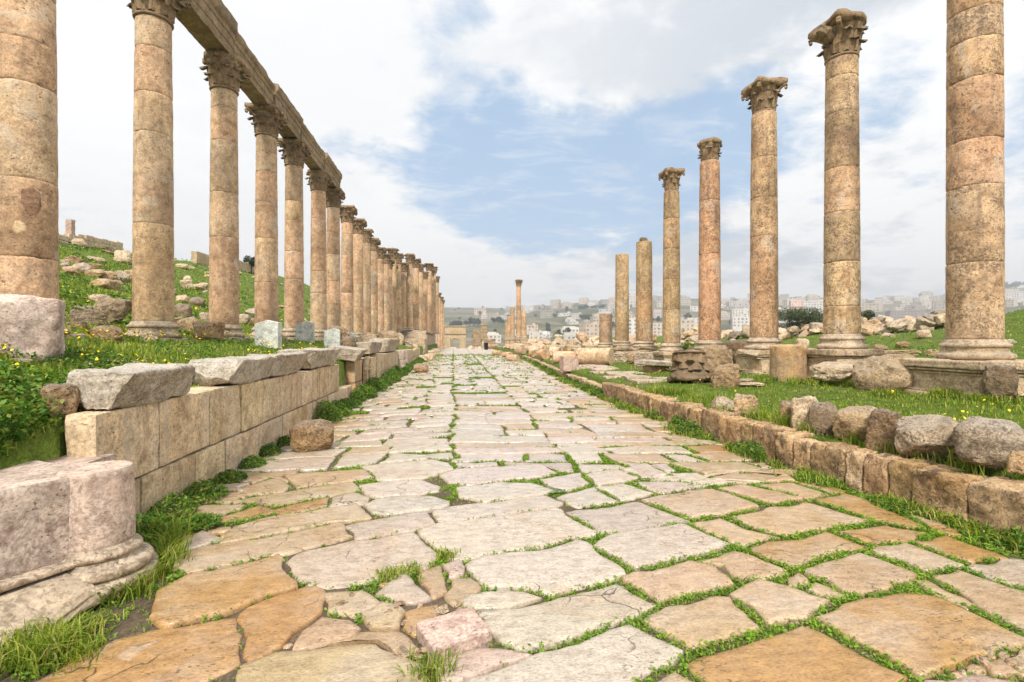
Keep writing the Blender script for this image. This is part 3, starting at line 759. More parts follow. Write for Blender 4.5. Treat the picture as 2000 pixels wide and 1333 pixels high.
NG = [densify(ccw([tuple(GP(x, y).xy) for x, y in pl]), .05) for _, pl in NEAR]
for i_, g_ in enumerate(NG): raster_own([tuple(p) for p in g_], i_)
grown = []
for i_, g_ in enumerate(NG):
    n_ = len(g_); ext = []
    for k in range(n_):
        tn = (g_[(k + 1) % n_] - g_[k - 1]); nn = Vector((tn.y, -tn.x)).normalized(); d = 0.0; found = False
        while d < .17:
            d += GC; q = g_[k] + nn * d; j, i = gcell(q.x, q.y)
            if 0 <= j < GH and 0 <= i < GW and own[j, i] >= 0 and own[j, i] != i_: found = True; break
        jn = .013 + .024 * sst(.2, 1.2, g_[k].x) + .016 * max(0, .4 + mn.noise(Vector((g_[k].x * 1.1, g_[k].y * 1.1, 77))))
        ext.append(max(-.01, min(.075, (d / 2 - jn) if found else .05)))
    for _ in range(2): ext = [(ext[k - 1] + 2 * ext[k] + ext[(k + 1) % n_]) / 4 for k in range(n_)]
    o_ = []
    for k in range(n_):
        tn = (g_[(k + 1) % n_] - g_[k - 1]); nn = Vector((tn.y, -tn.x)).normalized(); e_ = (g_[(k + 1) % n_] - g_[k]); mt = 1 / max(.55, nn.dot(Vector((e_.y, -e_.x)).normalized())); o_.append(tuple(g_[k] + nn * ext[k] * (mt if ext[k] > 0 else 1)))
    grown.append(o_)
for (col_, pl), g2 in zip(NEAR, grown):
    rr = raster(g2)
    if rr: occ[rr[0]][rr[1]] = 1
    slab(g2, vary(col_, .06), .05, .0, rk.uniform(-.014, .010), .9)
for k in range(900):                                               # small broken pieces fill the shattered patches
    px, py = rk.choice([(rk.uniform(600, 960), rk.uniform(1130, 1290)), (rk.uniform(470, 600), rk.uniform(1225, 1290)), (rk.uniform(1800, 2000), rk.uniform(1280, 1333)), (rk.uniform(330, 440), rk.uniform(1020, 1080))])
    p = GP(px, py, 0); r = rk.choice([.09, .07, .055, .045, .035]) if k < 500 else .03
    pl = []; a0 = rk.uniform(0, 6); nn_ = rk.choice([5, 6, 7])
    for q in range(nn_): a = a0 + q * 6.283 / nn_ + rk.uniform(-.25, .25); pl.append((p.x + r * rk.uniform(.8, 1.2) * 1.2 * math.cos(a), p.y + r * rk.uniform(.8, 1.2) * math.sin(a)))
    big = [(p.x + (x - p.x) * 1.12, p.y + (y - p.y) * 1.12) for x, y in pl]
    rr = raster(big); j, i = gcell(p.x, p.y)
    if rr is None or not (0 <= j < GH and 0 <= i < GW): continue
    if any(own[min(GH - 1, max(0, gcell(x, y)[0])), min(GW - 1, max(0, gcell(x, y)[1]))] >= 0 for x, y in big) or own[j, i] >= 0 or (occ[rr[0]] & rr[1]).sum() > .12 * rr[1].sum(): continue
    raster_own(big, 999); occ[rr[0]][rr[1]] = 1
    slab(pl, vary(rk.choice([TA, TA, PK, OR])), .03, .0, rk.uniform(-.03, -.004), .8, .12)
def warp(x, y):
    f = sst(3, 9, y)
    return (x + .10 * mn.noise(Vector((x * .9, y * .9, 11))), y + .17 * mn.noise(Vector((x * .55, y * .55, 21))) + .09 * mn.noise(Vector((x * 1.7, y * 1.7, 31))) + (.16 * x if x < 0 else -.10 * x) * (1 - sst(8, 22, y)) * .8)
bands = [(lambda y: WALL_X + .03, lambda y: .0 + .12 * mn.noise(Vector((0, y * .2, 1))), .85), (lambda y: .0 + .12 * mn.noise(Vector((0, y * .2, 1))), lambda y: 1.5 + .012 * y, .95), (lambda y: 1.5 + .012 * y, lambda y: kerb_x(y) - .02, .85)]
for bi, (fa, fb, wid) in enumerate(bands):
    y = .1 + bi * .2
    while y < 112:
        d = rk.uniform(.34, .62) * (1.0 if bi != 1 else 1.12)
        xa, xb = fa(y + d / 2), fb(y + d / 2)
        n = max(1, int(round((xb - xa) / (wid * rk.uniform(.75, 1.25)))))
        cuts = [0] + sorted(max(.08, min(.92, (i + rk.uniform(-.28, .28)) / n)) for i in range(1, n)) + [1]
        for u0, u1 in zip(cuts, cuts[1:]):
            if (u1 - u0) * (xb - xa) < .18: continue
            x0, x1 = xa + u0 * (xb - xa), xa + u1 * (xb - xa)
            j = .07 if y < 30 else .05
            poly = [warp(x0 + rk.uniform(-j, j), y + rk.uniform(-j, j)), warp((x0 + x1) / 2, y + rk.uniform(-j, j) * .6), warp(x1 + rk.uniform(-j, j), y + rk.uniform(-j, j)), warp(x1 + rk.uniform(-j, j), y + d + rk.uniform(-j, j)), warp((x0 + x1) / 2, y + d + rk.uniform(-j, j) * .6), warp(x0 + rk.uniform(-j, j), y + d + rk.uniform(-j, j))]
            if rk.random() < .25: poly[4] = (poly[4][0], poly[4][1] + rk.uniform(-.10, .04))
            ym = sum(p[1] for p in poly) / 6; xm = sum(p[0] for p in poly) / 6
            if zc_of(xm, ym) < 7.2:
                rr = raster(poly)
                of = (occ[rr[0]] & rr[1]).sum() / rr[1].sum() if rr is not None and rr[1].sum() else 0
                if of > .62 or 2.25 < zc_of(xm, ym) < 4.6 or (of > .05 and ym < 2.6): continue
                if of > 0:                                       # trim the slab back to the free ground
                    dp = densify(ccw(poly), .05); fr = [q for q in dp if not occ[min(occ.shape[0] - 1, max(0, int((q.y - RY0) / CELL))), min(occ.shape[1] - 1, max(0, int((q.x - RX0) / CELL)))]]
                    if len(fr) < 6: continue
                    c_0 = sum(fr, Vector((0, 0))) / len(fr); tp = []
                    for q in dp:
                        for s_ in range(24):
                            z_ = q.lerp(c_0, s_ / 24); dv_ = (q - c_0).normalized() * .035; zz = z_ + dv_
                            if not occ[min(occ.shape[0] - 1, max(0, int((zz.y - RY0) / CELL))), min(occ.shape[1] - 1, max(0, int((zz.x - RX0) / CELL)))]: break
                        tp.append(z_)
                    ar = abs(sum(tp[i - 1].x * tp[i].y - tp[i].x * tp[i - 1].y for i in range(len(tp)))) / 2
                    if ar < .03: continue
                    poly = [tuple(q) for q in tp]
            if rk.random() < (.03 if ym > 9 else .0): continue
            e = (xm - xa) / (xb - xa)
            wy = min(1, max(0, (ym - 5) / 14))
            c_ = WH
            q = rk.random()
            if q < .09: c_ = PK
            elif q < .30 - .12 * wy: c_ = TA
            if bi == 0 and e < .45 and rk.random() < .6 - .4 * wy: c_ = TA
            if bi == 2 and e > .6 and rk.random() < .85 - .5 * wy: c_ = rk.choice((OR, TA, TA))
            gp = rk.uniform(.008, .022)
            rr = raster(poly)
            if rr: occ[rr[0]][rr[1]] = 1
            slab(ccw(poly), vary(c_), .05 if ym < 9 else (.11 if ym < 22 else .25), gp, rk.uniform(-.012, .010), 1.0, .018)
        y += d
me = bpy.data.meshes.new('road'); me.from_pydata(RV, [], RF)
me.polygons.foreach_set('use_smooth', [True] * len(me.polygons)); me.materials.append(M['road'])
ca_ = me.color_attributes.new('slab', 'FLOAT_COLOR', 'POINT'); ca_.data.foreach_set('color', np.array(RC, dtype=np.float32).ravel()); me.update()
road = obj('road', me); tag(road, kind='structure')
# damp soil in the joints, one sheet just above the ground
sy = axis(1.0, 30, .25, -3, 111, 1.05); V, F = [], []
for y in sy:
    for k in range(25):
        x = WALL_X + (kerb_x(y) + .05 - WALL_X) * k / 24
        V.append((x, y, -.027 + .012 * mn.noise(Vector((x * 2.3, y * 2.3, 5)))))
F = [(j * 25 + i, j * 25 + i + 1, (j + 1) * 25 + i + 1, (j + 1) * 25 + i) for j in range(len(sy) - 1) for i in range(24)]
o = obj('road_soil', mesh_from('road_soil', V, F, M['soil'])); tag(o, kind='structure')
def puddle(pts, z):
    p = [GP(x, y, z) for x, y in pts]; c = sum(p, Vector()) / len(p); out = []
    for i in range(len(p)):
        for k in range(6):
            q = p[i].lerp(p[(i + 1) % len(p)], k / 6); d = q - c
            out.append(c + d * (.93 + .16 * mn.noise(q * 5)))
    for _ in range(3): out = [(out[i - 1] + out[i] * 2 + out[(i + 1) % len(out)]) / 4 for i in range(len(out))]
    o = obj('puddle', mesh_from('puddle', [(v.x, v.y, z) for v in out], [tuple(range(len(out)))], M['water'])); tag(o, kind='structure')
puddle([(1050, 956), (1070, 950), (1100, 955), (1108, 961), (1080, 964), (1062, 962)], .004)

# ------------------------------------------------------------------ LEFT RETAINING WALL, its capstones and the moulded pier in front
def plane_y(px, X):
    k = (px - 1000) / 1000; return X * (CA - SA * k) / (SA + CA * k)
wb = random.Random(17)
def ashlar(parent, x, y0, y1, z0, z1, thick=.5, mat='ashlar', tint=None, name='wall_block', amp=.010, r=.018, cuts=0):
    me = block_mesh(name, (thick, y1 - y0 - .016, z1 - z0 - .012), wb.randint(1, 9999), M[mat], r=r, amp=amp, n=12, freq=3.0, cuts=cuts, depth=.08)
    k = wb.uniform(.90, 1.08)
    return obj(name, me, parent, tint or (k, k * wb.uniform(.97, 1.01), k * wb.uniform(.93, 1.02)), (x - thick / 2 + wb.uniform(-.012, .008), (y0 + y1) / 2, z0))
wall = empty('retaining_wall', (0, 0, 0), 'long cream wall of two courses of dressed blocks along the road', 'wall')
up = [plane_y(p, WALL_X) for p in (186, 312, 412, 472, 531, 590, 622, 648, 664)]
lo = [plane_y(p, WALL_X) for p in (190, 275, 382, 441, 508, 553, 612, 640, 668, 688)]
for k, (a, b) in enumerate(zip(up, up[1:])): ashlar(wall, WALL_X, a, b, .43, 1.05 + wb.uniform(-.01, .02), .22 if k == 0 else .5)
for a, b in zip(lo, lo[1:]): ashlar(wall, WALL_X + .005, a, b, -.12, .43)
wall2 = empty('retaining_wall', (0, 0, 0), 'farther cream wall with a small arched niche, its brown end face showing', 'wall')
u2 = [plane_y(p, WALL_X) for p in (694, 704, 719, 735, 742, 752, 766, 778)]
for i, (a, b) in enumerate(zip(u2, u2[1:])):
    if i == 3:
        ashlar(wall2, WALL_X + .04, a, b, -.1, 1.12, tint=(1.12, 1.14, 1.18), name='pilaster', amp=.03); continue
    ashlar(wall2, WALL_X, a, b, .44, 1.06 + .05 * (i > 3), tint=(.8, .68, .55) if i == 0 else None); ashlar(wall2, WALL_X, a, b, -.12, .44, tint=(.85, .66, .55) if i == 0 else None)
# arched niche: jambs, arch ring, flat back panel tinted dark to stand for the shade of the recess
ya, yb = plane_y(707.5, WALL_X) , plane_y(716.5, WALL_X); yc = (ya + yb) / 2; hw = (yb - ya) / 2
V, F = [], []
for i in range(17):
    a = math.pi * i / 16
    for (rr, xx) in ((hw, .02), (hw, .16), (hw * .78, .16), (hw * .70, .10), (hw * .62, .10), (hw * .55, .03)):
        V.append((WALL_X + xx, yc - rr * math.cos(a), .72 + rr * math.sin(a)))
for i in range(16):
    for j in range(5): F.append((i * 6 + j, i * 6 + j + 1, i * 6 + 7 + j, i * 6 + 6 + j))
obj('arch_moulding', mesh_from('arch_moulding', V, F, M['ashlar']), wall2)
for s in (-1, 1): ashlar(wall2, WALL_X + .16, yc + s * hw * .78 - hw * .2, yc + s * hw * .78 + hw * .2, .02, .73, .14, name='jamb')
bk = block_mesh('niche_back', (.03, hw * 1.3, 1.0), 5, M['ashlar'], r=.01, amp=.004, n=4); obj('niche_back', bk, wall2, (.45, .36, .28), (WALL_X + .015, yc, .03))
wall3 = empty('retaining_wall', (0, 0, 0), 'last stretch of cream wall beyond the two pink half columns', 'wall')
u3 = [plane_y(p, WALL_X) for p in (795, 801, 807, 813, 821)]
for a, b in zip(u3, u3[1:]): ashlar(wall3, WALL_X, a, b, -.1, .5); ashlar(wall3, WALL_X, a, b, .5, .95 + wb.uniform(-.1, .12))
for k, p in enumerate((784.5, 791.0)):
    y = plane_y(p, WALL_X - .1)
    t = empty('half_column', (WALL_X - .18, y, -.05), ('first' if k == 0 else 'second') + ' pink column stump standing in the line of the cream wall', 'column', 'pink column stumps in the wall')
    obj('drum', drum_mesh('drum', .30, .29, 0, .62, 70 + k, 24, 5, M['pink']), t); obj('drum', drum_mesh('drum', .29, .28, .62, 1.15, 80 + k, 24, 5, M['pink']), t, (.95, .92, .9))
def shear(me, h, amt, side=1, back=0.0):
    for v in me.vertices:
        q = min(1, max(0, v.co.z / h)); v.co.x += (amt * q ** 1.3 if v.co.x * side > 0 else -back * q) * side
    me.update(); return me
def capstone(y0, y1, z, h, label, xw=.62, over=.16, xo=.0, seed=1, tint=(1, 1, 1), roll=0.0, yaw=0.0):
    me = shear(block_mesh('capstone', (xw, y1 - y0, h), seed, M['cap'], r=.035, amp=.035, n=22, cuts=7, depth=.13, freq=2.6), h, over)
    o = obj('capstone', me, None, tint, (WALL_X - xw / 2 + .03 + xo, (y0 + y1) / 2, z), (0, roll, yaw)); tag(o, label, 'stone', 'capstones along the wall top')
capstone(4.34, 5.62, 1.05, .31, 'big grey capstone nearest the leafy bank, on the near end of the cream wall', .36, .15, .0, 3, (1.05, 1.05, 1.05), .03, -.04)
capstone(6.35, 7.95, 1.06, .32, 'long grey capstone, its near half chipped, over the middle of the wall', .46, .14, .0, 4)
capstone(7.97, 9.55, 1.06, .33, 'second half of the long cornice, its moulded edge worn into flutes', .46, .14, .0, 5, (.95, .9, .85))
capstone(9.7, 12.3, 1.07, .36, 'pale capstone with a hollow face at the far end of the wall', .52, .13, .0, 6, (1.05, 1.02, .98))
capstone(14.2, 16.6, 1.08, .34, 'brown wedge-shaped capstone above the niche wall', .72, .2, -.1, 7, (.85, .80, .74), .12, .1)
capstone(17.6, 20.6, 1.12, .42, 'grey brown capstone leaning on the farther wall top', .8, .1, -.1, 8, (.85, .80, .74), -.1)
capstone(21.2, 25.5, 1.14, .55, 'last thick capstone before the pink stumps', .8, .12, -.05, 9, (.95, .90, .84))
# moulded pier with an engaged half column at the near end of the wall
pier = empty('wall_pier', (0, 0, 0), 'pink moulded pier with an engaged half column and sloping foot beside the road', 'pier')
q0 = GP(185, 1085, .22); q1 = GP(0, 1145, .22); dv = (q1 - q0); dv.z = 0; dv.normalize(); ang = math.atan2(dv.y, dv.x)
nv_ = Vector((-dv.y, dv.x, 0));
if nv_.x < 0: nv_ = -nv_
L = 1.9
def along(s, out, z): return q0 + dv * s + nv_ * out + Vector((0, 0, z - q0.z))
c = along(L / 2 - .02, -.45, .24)
obj('pier_block', block_mesh('pier_block', (L, .9, .52), 31, M['pink'], r=.02, amp=.012, n=18, freq=3), pier, None, c, (0, 0, ang))
hc = along(-.05, -.08, 0)
V, F = [], []
me = drum_mesh('half_column', .205, .20, .27, .768, 32, 44, 8, M['pink'], .004); o = obj('half_column', me, pier, (1.02, .98, .96), (hc.x, hc.y, 0))
obj('column_base', lathe([(.21, 0), (.335, 0), (.335, .10)] + torus_prof(.315, .075, .10) + [(.255, .18), (.235, .205)] + torus_prof(.25, .045, .21) + [(.215, .262), (.206, .285)], 44, 4, .006, 5, mat=M['base'], name='column_base'), pier, (1.08, 1.06, 1.04), (hc.x, hc.y, .0))
c = along(L / 2 + .08, -.38, .0)
obj('moulding', block_mesh('moulding', (L, .92, .05), 33, M['base'], r=.022, amp=.006, n=14), pier, (1.05, 1.0, .98), Vector((c.x, c.y, .20)), (0, 0, ang))
foot = block_mesh('sloping_foot', (L, .95, .205), 34, M['base'], r=.03, amp=.02, n=20, cuts=3, depth=.1, freq=3)
lx = nv_.dot(Vector((-math.sin(ang), math.cos(ang), 0)))
for v in foot.vertices:
    if v.co.y * lx > 0: v.co.y += lx * .30 * (1 - min(1, max(0, v.co.z / .2))) ** .8
foot.update()
obj('sloping_foot', foot, pier, (1.08, 1.04, 1.0), Vector((c.x, c.y, -.01)), (0, 0, ang))
back = empty('low_wall', (0, 0, 0), 'short pink return wall between the pier and the cream wall', 'wall')
ashlar(back, -2.62, hc.y - .1, lo[0] + .12, -.1, .74, .5, 'pink')

# ------------------------------------------------------------------ RIGHT KERBS
kerb = empty('stone_kerb', (0, 0, 0), 'row of rough tan kerb blocks along the road edge below the grass', 'kerb')
def kerb_solve(px):
    y = 3.0
    while y < 60:
        if 1000 * (kerb_x(y) - .0 - SA * zc_of(kerb_x(y), y)) and (lambda x, y: 1000 + 1000 * (CA * x - SA * y) / zc_of(x, y))(kerb_x(y), y) <= px: return y
        y += .01
    return y
kj = [1.0, 1.8, 2.6, 3.3] + [kerb_solve(p) for p in (1886, 1780, 1729, 1680, 1644, 1582, 1547, 1513, 1468, 1447, 1404, 1366, 1342, 1318, 1290, 1273, 1261, 1247, 1226, 1208, 1190)]
y = kj[-1]
while y < 46: y += rk.uniform(.5, 1.1) * (1 if y < 25 else 1.5); kj.append(y)
for i, (a, b) in enumerate(zip(kj, kj[1:])):
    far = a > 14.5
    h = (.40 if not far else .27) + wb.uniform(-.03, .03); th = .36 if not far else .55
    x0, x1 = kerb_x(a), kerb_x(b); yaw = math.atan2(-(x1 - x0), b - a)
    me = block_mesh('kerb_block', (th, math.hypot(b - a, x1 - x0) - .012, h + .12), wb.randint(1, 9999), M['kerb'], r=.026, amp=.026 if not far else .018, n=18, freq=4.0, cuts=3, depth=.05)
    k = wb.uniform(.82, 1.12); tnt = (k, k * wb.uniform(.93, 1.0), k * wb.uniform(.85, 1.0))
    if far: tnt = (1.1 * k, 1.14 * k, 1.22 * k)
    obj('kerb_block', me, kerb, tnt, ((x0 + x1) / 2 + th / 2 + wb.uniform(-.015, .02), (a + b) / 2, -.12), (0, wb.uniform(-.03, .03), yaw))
ik = [GP(1302, 749, .36), GP(1228, 735, .36), GP(1142, 708, .36), GP(1108, 697, .36)]
inner = empty('inner_kerb', (0, 0, 0), 'low inner row of flat cream kerb stones edging the raised walk', 'kerb')
for p, q in zip(ik, ik[1:]):
    L = (q - p).length; n = max(2, int(L / 1.5)); d = (q - p) / n; yaw = math.atan2(-d.x, d.y)
    for i in range(n):
        c = p + d * (i + .5)
        obj('kerb_block', block_mesh('kerb_block', (.5, L / n - .02, .34), wb.randint(1, 9999), M['kerb'], r=.03, amp=.02, n=9, cuts=1, depth=.06), inner, (1.15, 1.15, 1.15), (c.x + .25, c.y, .10), (0, 0, yaw))
for k in range(46):                                                # flat paving of the raised walk, sunk in grass
    y = rk.uniform(13, 34); x0, x1 = kerb_x(y) + .55, lerp_tab(y, [(15, ik[0].x), (ik[1].y, ik[1].x), (ik[2].y, ik[2].x), (40, ik[3].x)])
    x = rk.uniform(x0 + .2, max(x0 + .4, x1))
    o = obj('paving_slab', block_mesh('paving_slab', (rk.uniform(.5, .9), rk.uniform(.5, 1.0), .10), 900 + k, M['base'], r=.03, amp=.015, n=6), None, (1.1, 1.1, 1.12), (x, y, ground_z(x, y) - .045), (0, 0, rk.uniform(-.2, .2)))
    tag(o, 'flat pale paving slab sunk in the grass of the raised walk', 'paving slab', 'paving slabs of the raised walk')

# ------------------------------------------------------------------ COLONNADE ON THE LEFT with its beams
ORD = ['first', 'second', 'third', 'fourth', 'fifth', 'sixth', 'seventh', 'eighth', 'ninth', 'tenth', 'eleventh', 'twelfth', 'thirteenth', 'fourteenth', 'fifteenth', 'sixteenth', 'seventeenth', 'eighteenth', 'nineteenth', 'twentieth', 'twenty-first', 'twenty-second', 'twenty-third', 'twenty-fourth', 'twenty-fifth', 'twenty-sixth']
LX = [50, 300, 438, 520.5, 574.5, 622, 651, 678, 699, 715, 729, 742, 753] + [885 - 1 / (.00121 + .00052 * (k - 1)) for k in range(14, 25)]
LBASE = [1.70, 1.66, 1.70, 1.74, 1.76, 1.78, 1.78] + [1.8] * 18
LTOP = [8.15, 8.13, 8.28, 8.30, 8.34, 8.42, 8.42, 8.45, 8.50, 8.52, 8.52, 8.5, 8.6] + [8.5, 8.45, 8.55, 8.2, 8.5, 8.5, 8.3, 8.5, 8.4, 8.5, 8.5]
SPL = {0: [.12, .30, .52, .62, .74, .90, 1], 1: [.32, .62, .75, .90, 1], 2: [.37, .56, .78, .92, 1], 3: [.23, .46, .65, .81, .91, 1], 4: [.30, .47, .66, .78, 1], 5: [.26, .42, .58, .80, 1], 6: [.22, .40, .62, .8, 1]}
LPOS = []
LAB = ['thick column cut by the picture edge behind the pale pillar stump', 'second column of the long colonnade, tall and pinkish brown, the beam starting on its capital',
       'third column of the long colonnade, scarred low on its shaft, two beams meeting on it', 'fourth column of the long colonnade, behind the largest marble marker']
for i, px in enumerate(LX):
    zc = 6150 / (885 - px); p = P(px, 666.5, zc); x, y = p.x, p.y; LPOS.append((x, y))
    near = i < 8
    lab = LAB[i] if i < 4 else (f'{ORD[i]} column of the long colonnade, ' + ('under the stone beams' if i < 7 else 'standing free with a worn capital'))
    gz = ground_z(x, y)
    zb = LBASE[i]
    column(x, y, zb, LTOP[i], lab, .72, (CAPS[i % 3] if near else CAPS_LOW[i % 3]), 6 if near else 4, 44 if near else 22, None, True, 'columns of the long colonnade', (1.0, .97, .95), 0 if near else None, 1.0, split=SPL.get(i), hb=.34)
    o = obj('plinth_slab', block_mesh('plinth_slab', (1.08, 1.08, zb - gz + .30), 500 + i, M['base'], r=.03, amp=.02, n=8, cuts=2, depth=.06), C.objects[-1] if False else None, None, (x, y, gz - .30), None)
    par = [q for q in C.objects if q.get('label') == lab][0]
    o.parent = par; o.location = (0, 0, gz - .302 - zb)
m, t = new_mat('rusty_break'); M['rust'] = m
n_ = t.noise(t.n('NewGeometry').outputs['Position'], 14, 6, .7)
finish(t, t.ramp(n_, [(.3, (.17, .085, .05)), (.5, (.31, .175, .105)), (.7, (.46, .31, .21))]), .9, n_, .9, .03, .2)
def shaft_patch(i, px, py, wd, hh, mat, seed, tint=None):
    x, y = LPOS[i]; zc = zc_of(x, y); q = P(px, py, zc - .36); cx, cy = x, y
    a0 = math.atan2(q.y - cy, q.x - cx); par = [o for o in C.objects if o.get('label') == LAB[i]][0]
    f = (q.z - LBASE[i] - .34) / (LTOP[i] - LBASE[i] - .34); r = .36 * (1 - .13 * f ** 1.5) + .007
    V, F = [], []; n = 26
    for k in range(5):
        for j in range(n):
            b = 6.283 * j / n; s_ = (k / 4) * (1 + .34 * mn.noise(Vector((math.cos(b) * 1.4, math.sin(b) * 1.4, seed))) + .22 * mn.noise(Vector((math.cos(b) * 4, math.sin(b) * 4, seed))))
            a = a0 + s_ * wd / 2 / r * math.cos(b); rr = r - (.014 if k == 4 else 0)
            V.append((rr * math.cos(a), rr * math.sin(a), q.z - LBASE[i] + s_ * hh / 2 * math.sin(b)))
    for k in range(4):
        for j in range(n): F.append((k * n + j, k * n + (j + 1) % n, (k + 1) * n + (j + 1) % n, (k + 1) * n + j))
    obj('shaft_patch', mesh_from('shaft_patch', V, F, mat), par, tint)
shaft_patch(0, 69, 386, .26, .46, M['rust'], 3); shaft_patch(0, 34, 442, .17, .20, M['ashlar'], 8, (1.05, 1.02, .98))
def beam(i, j, z0, h, seed, label, ext=.0, w_=.62, dz=0.0):
    (xa, ya), (xb, yb) = LPOS[i], LPOS[j]
    L = yb - ya + ext; ang = math.atan2(-(xb - xa), yb - ya)
    c = ((xa + xb) / 2, (ya + yb) / 2 + ext / 2)
    # fascia profile of an architrave: two bands and a projecting crown moulding
    pr = [(-.28, 0), (.28, 0), (.28, .22), (.30, .235), (.30, .46), (.325, .475), (.325, .60), (.37, .64), (.39, .70), (.39, h), (-.39, h), (-.39, .70), (-.325, .60), (-.325, .475), (-.30, .46), (-.30, .235), (-.28, .22)]
    pr = [(x * w_ / .62, min(z, h)) for x, z in pr]
    # densify
    q = []
    for a, b in zip(pr, pr[1:] + pr[:1]):
        n = max(1, int(math.hypot(b[0] - a[0], b[1] - a[1]) / .09))
        q += [(a[0] + (b[0] - a[0]) * k / n, a[1] + (b[1] - a[1]) * k / n) for k in range(n)]
    ny = 30; V, F = [], []; off = Vector((seed * 3.3, seed * 1.1, 0))
    for s in range(ny + 1):
        yy = -L / 2 + L * s / ny; endk = min(s, ny - s)
        for (x, z) in q:
            v = Vector((x * 2.2, yy * 2.2, z * 2.2)) + off
            a = .018 + .05 * max(0, z / h - .6) * (1 + mn.noise(Vector((yy * 1.3, seed, z > h / 2))))
            dx, dz_ = a * mn.noise(v) + .012 * mn.noise(v * 4), a * mn.noise(v + Vector((7, 7, 7))) + .012 * mn.noise(v * 4 + Vector((3, 3, 3)))
            if z > h * .9: dz_ -= .10 * max(0, mn.noise(Vector((yy * 1.1, x * 2, seed)) ) - .1)
            if z < .05 and abs(x) < .25: dz_ += .04
            yo = .05 * mn.noise(v * 1.5) if endk == 0 else 0
            V.append((x + dx, yy + yo, z + dz_))
    n = len(q)
    for s in range(ny):
        for k in range(n): a, b = s * n + k, s * n + (k + 1) % n; F.append((a, b, b + n, a + n))
    F.append(tuple(range(n))[::-1]); F.append(tuple(range(ny * n, (ny + 1) * n)))
    bm = crisp(mesh_from('architrave_beam', V, F, M['beam']), 36)
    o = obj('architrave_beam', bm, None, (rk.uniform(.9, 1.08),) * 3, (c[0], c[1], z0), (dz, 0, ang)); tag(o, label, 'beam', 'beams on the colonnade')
zt = [LTOP[i] + .92 for i in range(8)]
beam(1, 2, zt[1] + .06, .95, 1, 'longest stone beam, golden brown and pitted, cut by the top of the picture', -.10, dz=.03)
beam(2, 3, zt[2] - .05, .80, 2, 'grey weathered beam between the third and fourth columns', -.16, .54)
beam(3, 4, zt[3] + .03, .88, 3, 'stone beam over the fourth and fifth columns, grooved with mouldings', -.14, .60, dz=.01)
beam(4, 5, zt[4] + .0, .82, 4, 'stone beam over the fifth and sixth columns', -.16, .57, dz=.02)
beam(5, 6, zt[5], .88, 5, 'last stone beam, its broken end over the seventh column', .25)
# tall columns of the gateway farther along, on their podium
pod = empty('stone_podium', (0, 0, 0), 'stepped stone podium under the tall far columns at the road side', 'podium')
def pblock(x0, x1, y0, y1, z0, z1, name='podium_block', seed=0, tint=(1, .97, .93), amp=.05):
    me = block_mesh(name, (x1 - x0, y1 - y0, z1 - z0), 700 + seed, M['base'], r=.06, amp=amp, n=14, cuts=2, depth=.04, freq=1.2)
    return obj(name, me, pod, tint, ((x0 + x1) / 2, (y0 + y1) / 2, z0))
pblock(-9, -3.2, 56, 94, -.1, 2.55, 'podium_block', 1); pblock(-9.1, -3.0, 55.9, 94.1, 2.56, 2.78, 'podium_cornice', 2, (.9, .82, .72))
for k in range(5): pblock(-6.8 + .5 * k, -2.75 + .0 * k, 49 + k * 1.35, 50.4 + k * 1.35, -.1, .55 + .42 * k, 'podium_step', 3 + k)
for k, (px, X, zc, top, D) in enumerate(((767, None, 51.7, 486, .80), (800, None, 58, 497, .78), (812.5, None, 62, 506, .78), (821, None, 67, 516, .78), (777, None, 54.5, 496, .78), (787, None, 57, 513, .76), (830, None, 71, 531, .74), (843, None, 79, 527, .76), (838, None, 76, 515, .86), (847.5, None, 81, 521, .80), (853, None, 86, 540, .74))):
    p = P(px, 666.5, zc); zt_ = EYE + (666.5 - top) * zc / 1000
    column(p.x, p.y, 2.78 if k else 1.9, zt_ - 1.05, f'{ORD[k]} of the taller far columns rising behind the colonnade', D, CAPS_LOW[k % 3], 5, 22, None, True, 'taller far columns', (1.02, .98, .92), None, 1.1)
for k, (px, zc, top) in enumerate(((857, 96, 572), (861.5, 104, 580), (864.5, 112, 586))):
    p = P(px, 666.5, zc); zt_ = EYE + (666.5 - top) * zc / 1000
    column(p.x, p.y, ground_z(p.x, p.y) if p.x < WALL_X else .0, zt_ - .95, f'{ORD[k]} of the three lower columns at the far end of the road', .74, CAPS_LOW[k % 3], 4, 20, None, True, 'lower columns at the far end', (1.05, 1.0, .95))

# ------------------------------------------------------------------ COLUMN ROW ON THE RIGHT
RC_ = [(1903, 1.27, None, .80, 'great cropped column on a moulded pedestal at the picture edge'), (1644, 1.41, 8.37, .77, 'tall column with a ragged jutting capital, second from the great cropped one'),
       (1492, 1.34, 8.44, .79, 'pinkish column with a wide battered capital, on a many-sided pedestal'), (1386, 1.27, 8.14, .78, 'rose column whose broken capital has lost its top'),
       (1311.5, 1.15, 8.0, .74, 'speckled yellow column with a small stone on its capital'), (1258, 1.30, 6.47, .80, 'headless column with a small knob of stone on its top'),
       (1215, 1.32, 6.40, .76, 'headless column with a flat broken top'), (1183, 1.22, 3.28, .80, 'short stump of a column beside the big fallen drum')]
RSPL = [[.20, .40, .52, .68, .78, .86, 1], [.10, .26, .44, .60, .80, .93, 1], [.45, .62, .80, 1], [.48, .78, 1], [.22, .42, .62, .82, 1], [.50, 1], [.62, 1], [1]]
RT = [(1.0, .93, .90), (1.0, .97, .90), (1.08, 1.0, .92), (1.0, .86, .80), (.92, .88, .76), (.90, .86, .72), (.88, .84, .72), (.92, .82, .78)]
RCAPS = [CAPS[0], CAPS_BROKEN[0], CAPS_BROKEN[2], CAPS_BROKEN[1], CAPS_BROKEN[2], None, None, None]
RPOS = []
